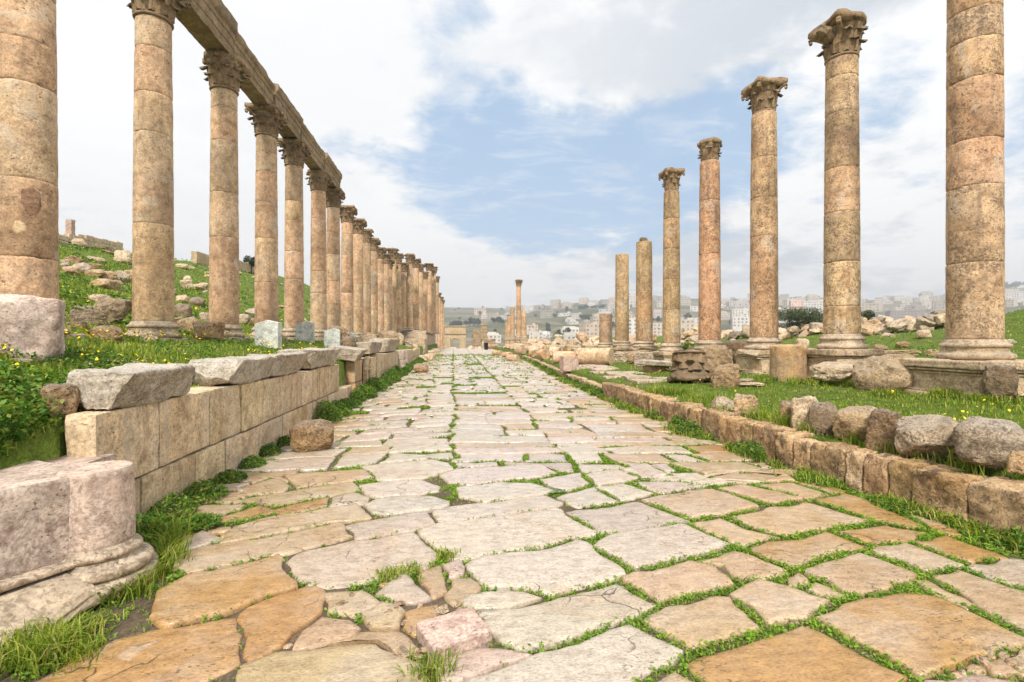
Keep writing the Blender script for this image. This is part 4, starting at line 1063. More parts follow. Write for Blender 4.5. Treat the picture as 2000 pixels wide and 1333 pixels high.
for i, (px, zb, zt_, D, lab) in enumerate(RC_):
    zc = 9400 / (px - 885); p = P(px, 666.5, zc); RPOS.append((p.x, p.y))
    gz = ground_z(p.x, p.y)
    ph = zb - gz + .12
    pd = [(1.62, ph), (1.45, ph, 6), (1.30, ph, 2), (1.35, ph, 7), (1.30, ph), (1.20, ph, 7), (1.2, ph, 5), (1.1, ph, 4)][i]
    t = column(p.x, p.y, zb, zt_ if zt_ else 8.4, lab, D, RCAPS[i], None, 44 if i < 5 else 32, pd, True, 'columns beside the grass verge', RT[i], (.0, 0, 1.57, 0, 0, 0, 0, 0)[i], (1.0, 1.0, 1.0, .80, 1.0, 1, 1, 1)[i], split=RSPL[i], hb=.36 if i < 5 else .30, taper=.88 if zt_ and i < 5 else .95, mat='column_dark', capw=(1, .95, .84, 1, .80, 1, 1, 1)[i])
    if i == 1:      # the one volute that still juts out
        me = block_mesh('jutting_volute', (.50, .26, .24), 77, M['capital'], r=.07, amp=.05, n=10, cuts=3, freq=5)
        v = Vector((-1, -.25, 0)).normalized(); obj('jutting_volute', me, t, (1.0, 1.0, 1.0), (v.x * .62, v.y * .62, zt_ - zb + .40), (0, -.25, math.atan2(v.y, v.x)))
        obj('broken_abacus', block_mesh('broken_abacus', (.62, .58, .16), 78, M['capital'], r=.04, amp=.05, n=14, cuts=6, freq=4), t, (1.0, 1.0, 1.0), (.05, 0, zt_ - zb + .80))
    if i == 2: obj('broken_abacus', block_mesh('broken_abacus', (.66, .60, .18), 79, M['capital'], r=.04, amp=.06, n=14, cuts=6, freq=4), t, (1.0, 1.0, 1.0), (-.02, 0, zt_ - zb + .78))
for i, (hh, ww, lab) in ((4, (.16, .22, 'little dark stone on top of the speckled column capital')), (5, (.24, .34, 'dark knob of stone on the headless column'))):
    x, y = RPOS[i]; top = RC_[i][2] + (.92 if i == 4 else 0)
    rock_at((x - .03, y, top + .0), (ww, ww, hh), lab, (.5, .48, .45), ROUND[i], 'stone', 'loose_stone', sink=.04)
far = [(1013, 73.5, 547, True, 'tall far column with a capital standing among short stumps'), (1001, 82, 600, False, 'tallest of the far stumps beside the tall column'), (1023, 68.6, 608, False, 'thick far stump just in front of the tall column'), (994.5, 86, 618, False, 'second lower far stump in the receding row'), (990.5, 90, 630, False, 'last small far stump in the receding row')]
for k, (px, zc, top, cp_, lab) in enumerate(far):
    p = P(px, 666.5, zc); zt_ = EYE + (666.5 - top) * zc / 1000
    column(p.x, p.y, 1.9, zt_ - (.95 if cp_ else 0), lab, .74, CAPS_LOW[1] if cp_ else None, 3, 22, (1.1, 1.9 - ground_z(p.x, p.y) + .1), True, 'far columns beyond the fallen drums', (.95, .9, .82))

# ------------------------------------------------------------------ STONES, one by one
def zc_at(px, X): return X * CA * 1000 / (px - 885)
# on and behind the kerb
KS = [(1416, 813, 50, 33, 'grey rounded stone sitting alone with a tan one on the kerb', GREY, 0), (1457, 818, 40, 40, 'upright tan stone beside a grey one on the kerb', TAN, 1),
      (1536, 833, 36, 43, 'dark brown stone at the near start of the kerb-top stone row', BROWN, 0), (1573, 842, 52, 58, 'tall pale stone between two dark ones on the kerb', PALE, 1),
      (1613, 850, 54, 56, 'dark lichened stone next to the tall pale one on the kerb', (.62, .55, .48), 0), (1670, 858, 94, 60, 'broad pale tan stone in the middle of the kerb-top row', (1.25, 1.12, .92), 0),
      (1727, 882, 64, 72, 'dark brown upright stone between the broad pale one and the big grey one', (.68, .56, .44), 1), (1817, 897, 128, 74, 'big rounded grey stone on the kerb, grass tuft at its side', GREY, 0),
      (1926, 910, 138, 80, 'biggest grey stone of the kerb-top row, flat topped', (1.05, 1.04, 1.05), 0), (1990, 922, 40, 35, 'small tan stone wedged at the picture edge behind the kerb', TAN, 1)]
for k, (px, py, w_, h_, lab, tn, kd) in enumerate(KS):
    zc = zc_at(px, 4.78)
    rock_px(px, py, w_ * 1.05, h_ * 1.05, lab, tn, (ROUND if kd == 0 else ROUGH)[k % 9], zc=zc, dr=.8, group='stones set along the kerb top', tilt=.1)
rock_px(1190, 756, 22, 22, 'small brown round stone at the far end of the kerb-top stones', BROWN, ROUND[3], zc=zc_at(1190, 5.0))
SP = [(1440, 714, 56, 50, 'leaning dark slab of rock in the gap between two pedestals', BROWN, 'r', .9), (1397, 741, 62, 62, 'large squared block, half dark, in front of the rose column', (.95, .82, .66), 'b', .8),
      (1420, 756, 50, 42, 'lower pitted block in front of the large squared one', (1.0, .84, .64), 'b', .9), (1363, 750, 24, 16, 'small pale egg-shaped boulder in the grass', PALE, 'r', 1),
      (1631, 744, 92, 36, 'low white boulder in the grass in front of a pedestal', (1.6, 1.52, 1.42), 'r', .8), (1735, 764, 132, 70, 'massive broken boulder with a pale rounded back, beside the moulded pedestal', (1.2, 1.08, .92), 'r', .75),
      (1955, 778, 62, 64, 'dark rough upright stone in front of the moulded pedestal', (.62, .55, .48), 'b', .7), (1566, 686, 26, 24, 'pale round stone peeping out behind a column base', PALE, 'r', 1),
      (1758, 698, 100, 13, 'long low tan beam lying in the grass behind the boulder', TAN, 'b', .35), (1805, 662, 32, 17, 'pale rock alone on the grassy slope, nearest the great column', PALE, 'r', .8),
      (1760, 681, 28, 14, 'flat brown rock on the grassy slope below the pale one', BROWN, 'r', .8), (1718, 686, 30, 12, 'low rusty rock in the grass beside a column base', BROWN, 'r', .8),
      (1541, 638, 27, 18, 'white angular rock at the foot of the far olive bush', PALE, 'r', .8), (1585, 641, 32, 18, 'tan rock right of the white one below the olive bush', TAN, 'r', .8),
      (1553, 653, 20, 8, 'small flat rock in the grass below the white and tan ones', GREY, 'r', .8), (1465, 758, 50, 9, 'flat pale stone sunk in the verge grass', PALE, 'r', .7), (1452, 748, 40, 7, 'smaller flat stone sunk in the verge grass farther back', GREY, 'r', .7),
      (1258, 716, 40, 28, 'broken grey block at the foot of the headless column with the knob', GREY, 'b', .8), (1240, 712, 22, 24, 'narrow dark block leaning by the headless columns', BROWN, 'b', .8),
      (1215, 708, 36, 20, 'squared grey stone at the foot of the flat-topped column', GREY, 'b', .8), (1355, 705, 36, 26, 'broken lump of masonry beside the rose column pedestal', (1.0, .9, .75), 'r', .8), (1350, 690, 28, 14, 'small ledge stone behind the carved capital fragment', TAN, 'b', .8),
      (1590, 716, 46, 22, 'rubble stone under the tall column base', (1.1, .98, .8), 'r', .8), (1690, 716, 40, 20, 'rubble stone at the corner of the tall column base', (1.1, .98, .8), 'r', .8), (1720, 812, 30, 9, 'little white stone half hidden in the verge grass', PALE, 'r', .8)]
for k, (px, py, w_, h_, lab, tn, kd, dr) in enumerate(SP):
    rock_px(px, py, w_, h_, lab, tn, (ROUND if kd == 'r' else ROUGH)[(k * 4 + 1) % 9], dr=dr, tilt=.08, group='stones among the column row', zc={1631: 11.3, 1955: 8.05, 1735: 9.9}.get(px), sink=.10)
# drum standing upright, carved fragment, table slab, marble markers
p, zc = hit(1537, 746); o = obj('upright_drum', drum_mesh('upright_drum', .43, .42, 0, .92, 41, 36, 8, M['column'], .05), None, (.95, .82, .62), p + Vector((.25, .3, -.03)), (.05, -.04, 0)); tag(o, 'short tan drum standing upright in the grass', 'column drum')
p, zc = hit(1347, 747); o = obj('capital_fragment', CAPS_BROKEN[1], None, (.95, .92, .86), p + Vector((.1, .25, .78)), (math.pi - .1, .08, .4), (1.15, 1.15, .85)); tag(o, 'dark carved capital fragment standing upside down in the grass', 'capital fragment')
p, zc = hit(1277, 729); o = obj('table_slab', block_mesh('table_slab', (1.25, .9, .17), 43, M['cap'], r=.04, amp=.03, n=14, cuts=3, depth=.1), None, (1.0, .98, .95), p + Vector((.2, .3, .22)), (.03, .05, .5)); tag(o, 'flat grey slab lying like a table top on a low block', 'slab')
o = obj('support_block', block_mesh('support_block', (.8, .55, .26), 44, M['kerb'], r=.04, amp=.03, n=8), None, (.9, .85, .8), p + Vector((.2, .3, -.03)), (0, 0, .5)); tag(o, 'low brown block carrying the flat grey slab', 'block')
def marker(px, py, wpx, hpx, label, th=.12, peak=.6, tn=(1, 1, 1), sh=.14, yaw=0.0, zc=None):
    if zc is None: p, zc = hit(px, py)
    else: p = P(px, py, zc)
    w_, h_ = wpx * zc / 1000, hpx * zc / 1000
    pr = [(-w_ / 2, 0), (w_ / 2, 0), (w_ / 2, h_ * (1 - sh * .6)), (w_ * (peak - .5), h_), (-w_ / 2, h_ * (1 - sh))]
    b = .012; V, F = [], []
    for (ins, y) in ((b, 0), (0, b), (0, th - b), (b, th)):
        for (x, z) in pr: V.append((x * (1 - ins / w_ * 2), y, z * (1 - ins / h_) if z > 0 else z))
    for k in range(3):
        for i in range(5): F.append((k * 5 + i, k * 5 + (i + 1) % 5, k * 5 + 5 + (i + 1) % 5, k * 5 + 5 + i))
    F.append((4, 3, 2, 1, 0)[::-1]); F.append((15, 16, 17, 18, 19)[::-1])
    me = mesh_from('marble_marker', V, F, M['marble'], False); rr = math.atan2(p.x, p.y)
    o = obj('marble_marker', me, None, tn, (p.x, p.y, p.z - .05), (0, 0, yaw)); tag(o, label, 'stone marker', 'pale marble markers')
marker(520, 678, 44, 56, 'largest pale marble marker with a pointed top, in front of the fourth column', .30, .55)
marker(594, 669, 33, 44, 'second pale marble marker in the row, in front of the fifth column', .26, .72)
marker(648, 681, 30, 42, 'third pale marble marker leaning on a block at the wall top', .26, .55)
marker(683, 671, 18, 22, 'fourth and smallest pale marble marker, half hidden by a dark stone', .25, .6)
marker(1571, 742, 26, 38, 'thin cream marble marker behind the upright tan drum', .10, .3, (1.2, 1.12, 1.0), .3)
marker(1797, 757, 20, 40, 'thin cream marble marker leaning on the moulded pedestal', .10, .3, (1.2, 1.12, 1.0), .25)
# left terrace
p, zc = hit(40, 700)
st = empty('pillar_stump', tuple(P(34, 712, 5.5)), 'big pinkish white pillar stump standing in the grass at the picture edge', 'stone')
obj('stump_block', block_mesh('stump_block', (.70, .62, .72), 51, M['pink'], r=.05, amp=.03, n=20, cuts=4, depth=.12, freq=2.5), st, (1.06, 1.04, 1.06), (0, 0, 0), (.0, .03, .55))
LS = [(118, 822, 78, 64, 'brown tilted stone wedged against the first capstone', (.80, .66, .48), 'r', .8), (217, 634, 56, 48, 'big grey boulder on the slope between the first two columns', (1.0, .92, .82), 'b', .8), (172, 641, 66, 34, 'long squared grey block beside the big boulder', (.85, .80, .74), 'b', .7), (152, 652, 36, 22, 'low block behind the first column base', (1.1, 1.0, .88), 'b', .8),
      (210, 671, 66, 33, 'brown rounded stone dotted with yellow flowers', (.95, .78, .55), 'r', .8), (291, 671, 36, 17, 'small pale stone in front of the second column base', PALE, 'r', .8), (364, 656, 44, 36, 'pale tan stone right behind the second column base', (1.25, 1.1, .9), 'r', .8),
      (408, 668, 56, 36, 'squared brown block in front of the third column base', (1.15, .92, .66), 'b', .8), (355, 626, 34, 30, 'dark boulder on the slope between second and third columns', (.68, .62, .56), 'r', .8), (400, 632, 26, 20, 'grey stone on the slope next to the third column', GREY, 'r', .8),
      (355, 595, 24, 18, 'white stone above the dark boulder on the slope', PALE, 'r', .8), (384, 598, 32, 17, 'dark grey stone beside the white one on the slope', (.7, .66, .62), 'r', .8), (475, 634, 26, 20, 'grey brown stone between third and fourth columns', GREY, 'r', .8), (196, 592, 44, 16, 'long pale ledge of rock on the slope', PALE, 'r', .5), (192, 610, 20, 16, 'small boulder just above the long squared block', GREY, 'r', .8), (160, 612, 40, 14, 'flat rock above the squared block', GREY, 'r', .8),
      (240, 516, 34, 26, 'large white boulder high on the slope beside the second column', PALE, 'r', .8), (150, 482, 36, 16, 'pale outcrop just under the ridge wall', PALE, 'r', .7), (185, 512, 40, 10, 'thin pale ledge below the ridge wall', PALE, 'r', .6),
      (138, 538, 34, 18, 'first tan boulder of the line across the slope', TAN, 'r', .8), (160, 535, 36, 20, 'second boulder of the line across the slope, dark topped', GREY, 'r', .8), (186, 543, 38, 16, 'third boulder of the line across the slope', TAN, 'r', .8), (213, 548, 36, 18, 'fourth boulder of the line across the slope', TAN, 'r', .8), (238, 551, 30, 20, 'fifth boulder of the line across the slope', GREY, 'r', .8), (252, 546, 26, 20, 'sixth boulder of the line across the slope, against the second column', TAN, 'r', .8), (128, 520, 20, 12, 'small boulder above the line across the slope', GREY, 'r', .8), (228, 556, 20, 8, 'small fallen stone under the line across the slope', TAN, 'r', .8),
      (364, 566, 24, 16, 'lower stone of the little white heap on the slope', PALE, 'b', .8), (385, 567, 28, 12, 'wide stone of the little white heap on the slope', PALE, 'r', .8), (366, 552, 14, 12, 'top stone of the little white heap on the slope', PALE, 'r', .8), (398, 563, 18, 10, 'end stone of the little white heap on the slope', PALE, 'r', .8),
      (356, 526, 24, 9, 'pale rock near the top of the slope between columns', PALE, 'r', .8), (373, 528, 14, 8, 'small rock near the top of the slope between columns', GREY, 'r', .8), (215, 711, 50, 6, 'flat white slab flush with the terrace grass', PALE, 'r', .5), (172, 722, 26, 10, 'white chip of stone by the bare earth of the terrace', PALE, 'r', .8), (262, 716, 24, 10, 'small brown stone in the terrace grass before the long capstone', TAN, 'r', .8), (40, 712, 46, 9, 'flat pale stone in the leafy bank', PALE, 'r', .6)]
for k, (px, py, w_, h_, lab, tn, kd, dr) in enumerate(LS):
    rock_px(px, py, w_, h_, lab, tn, (ROUND if kd == 'r' else ROUGH)[(k * 5 + 2) % 9], dr=dr, tilt=.10, group='stones on the terrace and slope')
rock_px(613, 883, 82, 54, 'round brown boulder lying on the road against the wall', (.92, .74, .52), ROUND[4], zc=1600 / (883 - 666.5), dr=.8, sink=.03)
rock_px(822, 728, 28, 16, 'small rusty stone on the road at the far wall foot', (1.0, .78, .55), ROUND[6], zc=1600 / (728 - 666.5))
for k, (px, py, w_, h_, X, z, lab, tn) in enumerate(((722, 688, 44, 36, -3.6, 1.35, 'large rounded drum end lying above the niche wall', (1.05, .96, .86)), (683, 682, 28, 24, -3.4, 1.35, 'dark round stone between the last markers and the rounded drum', (.6, .52, .44)), (757, 684, 44, 36, -3.9, 1.4, 'wide tan drum lying behind the rounded one', (1.1, .95, .75)), (775, 678, 26, 26, -4.4, 1.5, 'pale worn stone behind the wide tan drum', PALE), (663, 672, 36, 34, -4.0, 1.35, 'brown arched block behind the third marker', (1.0, .86, .7)), (805, 690, 22, 16, -3.3, 1.2, 'squared pale stone on top of the last stretch of wall', PALE), (792, 681, 34, 14, -3.8, 1.5, 'grey moulded stone behind the pink stumps', GREY))):
    zc = zc_at(px, X); rock_px(px, py, w_, h_, lab, tn, (ROUND if k not in (4, 5, 6) else ROUGH)[k], zc=zc, dr=.9, group='stones along the wall top')
for k, (px, py) in enumerate(((838, 704), (826, 706), (842, 696), (850, 692), (834, 689), (846, 688), (855, 687))):
    rock_px(px, py, 18 - k, 12 - k, 'pale block at the foot of the far podium steps', PALE, ROUGH[k], zc=min(80, 1600 / (py - 666.5)) * .98, group='blocks at the podium foot')
# fallen drums
def fallen(px, py, D, L, ang, label, tn=(1, 1, 1), z=None, seed=0, roll=0.0):
    if z is None: p, zc = hit(px, py)
    else: p = GP(px, py, z)
    me = drum_mesh('fallen_drum', D / 2, D / 2 * .97, 0, L, 400 + seed, 32, 7, M['column'], .05)
    o = obj('fallen_drum', me, None, tn, (p.x, p.y + D / 2, p.z + D / 2 - .04), (0, math.pi / 2 + roll, ang)); tag(o, label, 'column drum', 'fallen column drums'); return o
W_ = (1.12, 1.10, 1.08)
fallen(1200, 714, .82, 1.6, 2.50, 'largest fallen drum, its round end towards the road, beside the short stump', (1.15, 1.08, .98), seed=1)
fallen(1082, 722, .72, 1.15, -.12, 'pale pink fallen drum lying crosswise on the raised walk', (1.25, 1.1, 1.05), seed=2)
fallen(1130, 722, .72, .5, 2.7, 'brown end of a second drum tucked behind the pink block', (1.05, .86, .68), seed=3)
fallen(1068, 703, .70, .6, 2.0, 'tan drum showing its full round face, behind the raised walk kerb', (1.1, .92, .72), seed=4)
fallen(1096, 695, .68, .8, 2.6, 'white topped drum lying behind the round-faced one', W_, seed=5)
fallen(1084, 684, .70, 2.4, 3.0, 'long pink shaft piece lying across the rubble', (1.12, .95, .88), seed=6)
fallen(1051, 689, .66, 1.5, 2.3, 'white and tan drum lying aslant beside the long pink shaft', W_, seed=7)
fallen(1024, 694, .72, .9, 2.2, 'grey faced drum in the rubble near the road', (.9, .84, .76), seed=8)
fallen(999, 700, .62, 1.1, 2.2, 'tan drum at the road edge, nearest of a close pair', (1.1, .95, .8), seed=9)
fallen(1012, 707, .60, 1.0, 2.4, 'whitish drum at the road edge in front of the tan one', W_, seed=10)
fallen(980, 696, .66, 1.3, 2.2, 'farthest drum at the road edge', (1.05, .95, .85), seed=11)
fallen(1044, 708, .56, .4, 2.0, 'small round drum slice at the road edge', (1.0, .85, .7), seed=12)
o = obj('square_block', block_mesh('square_block', (.66, .6, .62), 61, M['pink'], r=.03, amp=.02, n=10), None, (1.0, .9, .86), GP(1109, 724, .38) + Vector((.1, .2, -.03)), (0, 0, .1)); tag(o, 'squared pink block standing before the fallen drums', 'block')
# rubble field between the far columns and the road, and the long rubble heap on the ridge
PG = 'rubble stones in the field beyond the fallen drums'
for k in range(210):
    y = rk.uniform(24, 82); x = kerb_x(y) + .9 + rk.uniform(0, 1) ** 1.3 * 15; zc = zc_of(x, y)
    if x > 8 and y < 33: continue
    p = Vector((x, y, ground_z(x, y) + rk.choice([0, 0, 0, .3, .6]) * (1 if 3 < x - kerb_x(y) < 11 else 0)))
    s = rk.uniform(.35, 1.0) * (1 if zc < 60 else 1.5)
    rock_at(p, (s, s * rk.uniform(.6, 1), s * rk.uniform(.45, .8)), 'rubble stone in the field of broken blocks beyond the fallen drums', rk.choice([GREY, TAN, PALE, BROWN, PINK, PALE]), rk.choice(SMALLR), group=PG, tilt=.5, name='rubble_stone')
for k, (px, py, L) in enumerate(((1096, 668, 3.2), (1120, 667.5, 2.6), (1148, 668.5, 2.2), (1165, 672, 1.8), (1090, 676, 2.0), (1125, 678, 2.2), (1150, 684, 1.5), (1050, 672, 2.0), (1030, 674, 1.8))):
    zc = min(60, 9400 / (px - 885) * 1.0); p = P(px, py, zc)
    o = obj('moulded_block', block_mesh('moulded_block', (L, .9, .55), 800 + k, M['base'], r=.06, amp=.05, n=12, cuts=4, depth=.1), None, (.95, .88, .78), (p.x, p.y, ground_z(p.x, p.y) + rk.uniform(-.1, .35)), (0, 0, rk.uniform(-.2, .2))); tag(o, 'long moulded block of the broken foundation under the far column row', 'block', 'foundation blocks under the far row')
RG = 'rubble stones heaped on the ridge'
for k in range(200):
    px = rk.uniform(1310, 1850); u = (px - 1310) / 540
    xr = 22.5 + 3.0 * rk.random(); zc = zc_at(px, xr); p = P(px, 666.5, zc)
    dens = .5 + .5 * math.sin(u * 19 + 1)
    if rk.random() > .45 + .55 * dens: continue
    s = rk.uniform(.35, .95) * (1 if px < 1650 else .85); lay = rk.choice([0, 0, .35, .7]) * (dens if px < 1480 else .5)
    gz = ground_z(p.x, p.y)
    rock_at((p.x, p.y, gz + lay), (s * 1.2, s, s * rk.uniform(.6, .95)), 'grey rubble stone in the long heap along the grassy ridge', rk.choice([GREY, GREY, (.7, .68, .66), TAN, PALE]), rk.choice(SMALLR), group=RG, tilt=.6, name='ridge_stone')
HG = 'small stones scattered on the green slope'
for k in range(130):
    x, y = rk.uniform(-30, -8), rk.uniform(12, 75)
    p = Vector((x, y, ground_z(x, y))); s = rk.uniform(.2, .75)
    rock_at(p, (s * 1.3, s, s * rk.uniform(.35, .7)), 'weathered stone half sunk in the green slope behind the colonnade', rk.choice([GREY, PALE, TAN, BROWN]), rk.choice(SMALLR), group=HG, sink=.2, tilt=.3, name='slope_stone')
SG = 'small stones in the verge grass'
for k in range(34):
    y = rk.uniform(5, 30); x = kerb_x(y) + rk.uniform(1.5, 17); s = rk.uniform(.12, .35)
    rock_at((x, y, ground_z(x, y)), (s * 1.3, s, s * .6), 'small stone half hidden in the grass of the verge', rk.choice([GREY, PALE, TAN]), rk.choice(SMALLR), group=SG, sink=.25, tilt=.3, name='verge_stone')
NGp = 'stone chips in the broken paving'
for k in range(34):
    px, py = rk.choice([(rk.uniform(640, 940), rk.uniform(1150, 1250)), (rk.uniform(760, 900), rk.uniform(1180, 1290)), (rk.uniform(1880, 2000), rk.uniform(1270, 1333))])
    p = GP(px, py, -.02); s = rk.uniform(.02, .06)
    j, i = gcell(p.x, p.y)
    rock_at((p.x, p.y, -.018), (s * 1.4, s, s * .6), 'small chip of tan stone in the broken patch of paving', rk.choice([TAN, PINK, PALE, (1.3, 1.0, .7)]), rk.choice(SMALLR), group=NGp, sink=.1, tilt=.5, name='stone_chip')
o = obj('loose_paving_block', block_mesh('loose_paving_block', (.33, .28, .09), 66, M['pink'], r=.008, amp=.008, n=12), None, (.98, .88, .88), Vector(GP(887, 1236, .02)) - Vector((0, 0, .055)), (.02, -.03, .40)); tag(o, 'loose square pinkish block lying in the broken patch of paving', 'block')
# ridge wall and posts on the left slope
rw = empty('ridge_wall', (-27, 40, 0), 'ruined pale wall along the ridge of the green slope', 'wall')
yy = [36.6 + k * .85 for k in range(11)]
for a, b in zip(yy, yy[1:]):
    zz = ground_z(-27, (a + b) / 2); h = .78 + rk.uniform(-.1, .1)
    for q in range(2): obj('wall_block', block_mesh('wall_block', (.6, .84, h / 2), rk.randint(1, 999), M['ashlar'], r=.04, amp=.03, n=6), rw, (.95, .95, 1.0), (0, (a + b) / 2 - 40, zz - .15 + q * h / 2))
for k, (px, y) in enumerate(((143, 36.2), (204, 40.0))):
    t = empty('ridge_post', (-27.2, y, ground_z(-27, y) - .1), 'square pink stone post on the ridge, ' + ('standing free of the wall end' if k == 0 else 'rising through the wall'), 'post', 'posts on the ridge')
    obj('post_block', block_mesh('post_block', (.42, .42, .9), 820 + k, M['pink'], r=.03, amp=.03, n=6), t, (.9, .8, .75), (0, 0, 0)); obj('post_block', block_mesh('post_block', (.40, .40, 1.0), 830 + k, M['pink'], r=.03, amp=.03, n=6), t, (.9, .8, .75), (0, 0, .9))
lw = empty('field_wall', (-27, 66, 0), 'low field wall on the ridge behind the third and fourth columns', 'wall')
for k in range(14):
    y = 58 + k * 1.7; obj('wall_block', block_mesh('wall_block', (.6, 1.68, 1.3), 840 + k, M['ashlar'], r=.05, amp=.05, n=6), lw, (.8, .78, .74), (0, y - 66, ground_z(-27, y) - .2))

# ------------------------------------------------------------------ FAR END: gate, ruins, town, trees
gp_ = P(889, 683, 258); gz = -5.6
gate = empty('stone_gate', (gp_.x, gp_.y, gz), 'far arched stone gate with a small pediment at the end of the road', 'gate')
def gbox(name, x0, x1, z0, z1, y0=-1.5, y1=1.5, tint=(.92, .88, .84), n=6, amp=.06):
    me = block_mesh(name, (x1 - x0, y1 - y0, z1 - z0), rk.randint(1, 999), M['ashlar'], r=.05, amp=amp, n=n, freq=.6)
    return obj(name, me, gate, tint, ((x0 + x1) / 2, (y0 + y1) / 2, z0))
for s in (-1, 1):
    gbox('pier', min(s * 2.2, s * 5.3), max(s * 2.2, s * 5.3), 0, 10.6)
    for xx in (2.6, 4.9): obj('gate_column', lathe([(.42, 0), (.34, .3), (.31, 7.6), (.45, 8.3)], 12, 3, .02, mat=M['ashlar']), gate, (1, .93, .85), (s * xx, -1.8, 1.2))
    gbox('pier_foot', min(s * 2.0, s * 5.5), max(s * 2.0, s * 5.5), 0, 1.2, -2.3, 1.6)
V, F = [], []; K = 16
for i in range(K + 1):
    a = math.pi * i / K
    for y in (-1.45, 1.45):
        V += [(-2.25 * math.cos(a), y, 6.3 + 2.25 * math.sin(a)), (-2.25 * math.cos(a), y, 10.6)]
for i in range(K):
    b = i * 4; F += [(b, b + 4, b + 5, b + 1), (b + 2, b + 3, b + 7, b + 6), (b, b + 2, b + 6, b + 4), (b + 1, b + 5, b + 7, b + 3)]
obj('arch', mesh_from('arch', V, F, M['ashlar'], False), gate, (.98, .9, .82))
V, F = [], []
for i in range(K + 1):
    a = math.pi * i / K
    for (r, y) in ((2.2, -1.46), (2.2, -1.75), (2.75, -1.75), (2.75, -1.46)): V.append((-r * math.cos(a), y, 6.3 + r * math.sin(a)))
for i in range(K):
    for j in range(3): F.append((i * 4 + j, i * 4 + j + 1, i * 4 + j + 5, i * 4 + j + 4))
obj('arch_moulding', mesh_from('arch_moulding', V, F, M['ashlar']), gate, (.8, .7, .6))
gbox('cornice', -5.6, 5.6, 10.6, 11.2, -2.0, 1.8, (.8, .7, .6)); gbox('attic', -5.2, 5.2, 11.2, 14.4, tint=(.9, .84, .78)); gbox('attic_cornice', -5.5, 5.5, 14.4, 14.9, -1.9, 1.8, (.82, .74, .66))
pr = [(-3.3, 11.2), (3.3, 11.2), (0, 13.2)]
V = [(x, y, z) for y in (-2.0, -1.52) for x, z in pr]; obj('pediment', mesh_from('pediment', V, [(0, 1, 2), (5, 4, 3), (0, 3, 4, 1), (1, 4, 5, 2), (2, 5, 3, 0)], M['ashlar'], False), gate, (.78, .68, .58))
for k, (px, zc, w_, top, lab) in enumerate(((931, 150, 3.2, 643, 'jagged ruined wall pier beside the far gate'), (945, 140, 2.6, 634, 'taller jagged ruined wall beside the far road end'), (938, 145, 4.5, 660, 'low ruined wall joining the two jagged piers'), (958, 120, 3.5, 662, 'low broken wall right of the jagged piers'))):
    p = P(px, 666.5, zc); zt_ = EYE + (666.5 - top) * zc / 1000; z0 = min(ground_z(p.x, p.y), -1.0)
    t = empty('ruined_wall', (p.x, p.y, z0), lab, 'wall', 'ruined walls at the far road end')
    h = zt_ - z0; z = 0; j = 0
    while z < h - .2:
        hh = min(rk.uniform(.9, 1.3), h - z); ww = w_ * (1 - .35 * z / h) * rk.uniform(.85, 1.05)
        obj('wall_block', block_mesh('wall_block', (ww, 1.2, hh), rk.randint(1, 9999), M['base'], r=.08, amp=.10, n=8, cuts=3, freq=1.2), t, (.85, .76, .66), (rk.uniform(-.2, .2), 0, z)); z += hh
for k in range(60):
    px, zc = rk.uniform(868, 985), rk.uniform(105, 170)
    p = P(px, 666.5, zc); p.z = ground_z(p.x, p.y)
    if px < 920 and p.y < 130: continue
    s = rk.uniform(.8, 2.0); rock_at(p, (s, s * .8, s * rk.uniform(.5, .9)), 'distant rubble stone strewn where the road drops out of sight', rk.choice([TAN, PALE, BROWN, PINK]), rk.choice(SMALLR), group='distant rubble at the end of the road', tilt=.5, name='far_rubble_stone')
p = P(949.5, 684, 95); t = empty('litter_bin', (p.x, p.y, ground_z(p.x, p.y)), 'small black bin with a pale post beside it at the far road end', 'bin')
obj('bin_body', lathe([(.28, 0), (.34, .1), (.38, 1.25), (.36, 1.35)], 14, 2, .0, mat=M['black']), t); obj('bin_post', lathe([(.07, 0), (.07, 1.6)], 8, 1, mat=M['house']), t, (1.2, 1.2, 1.2), (-.6, 0, 0))

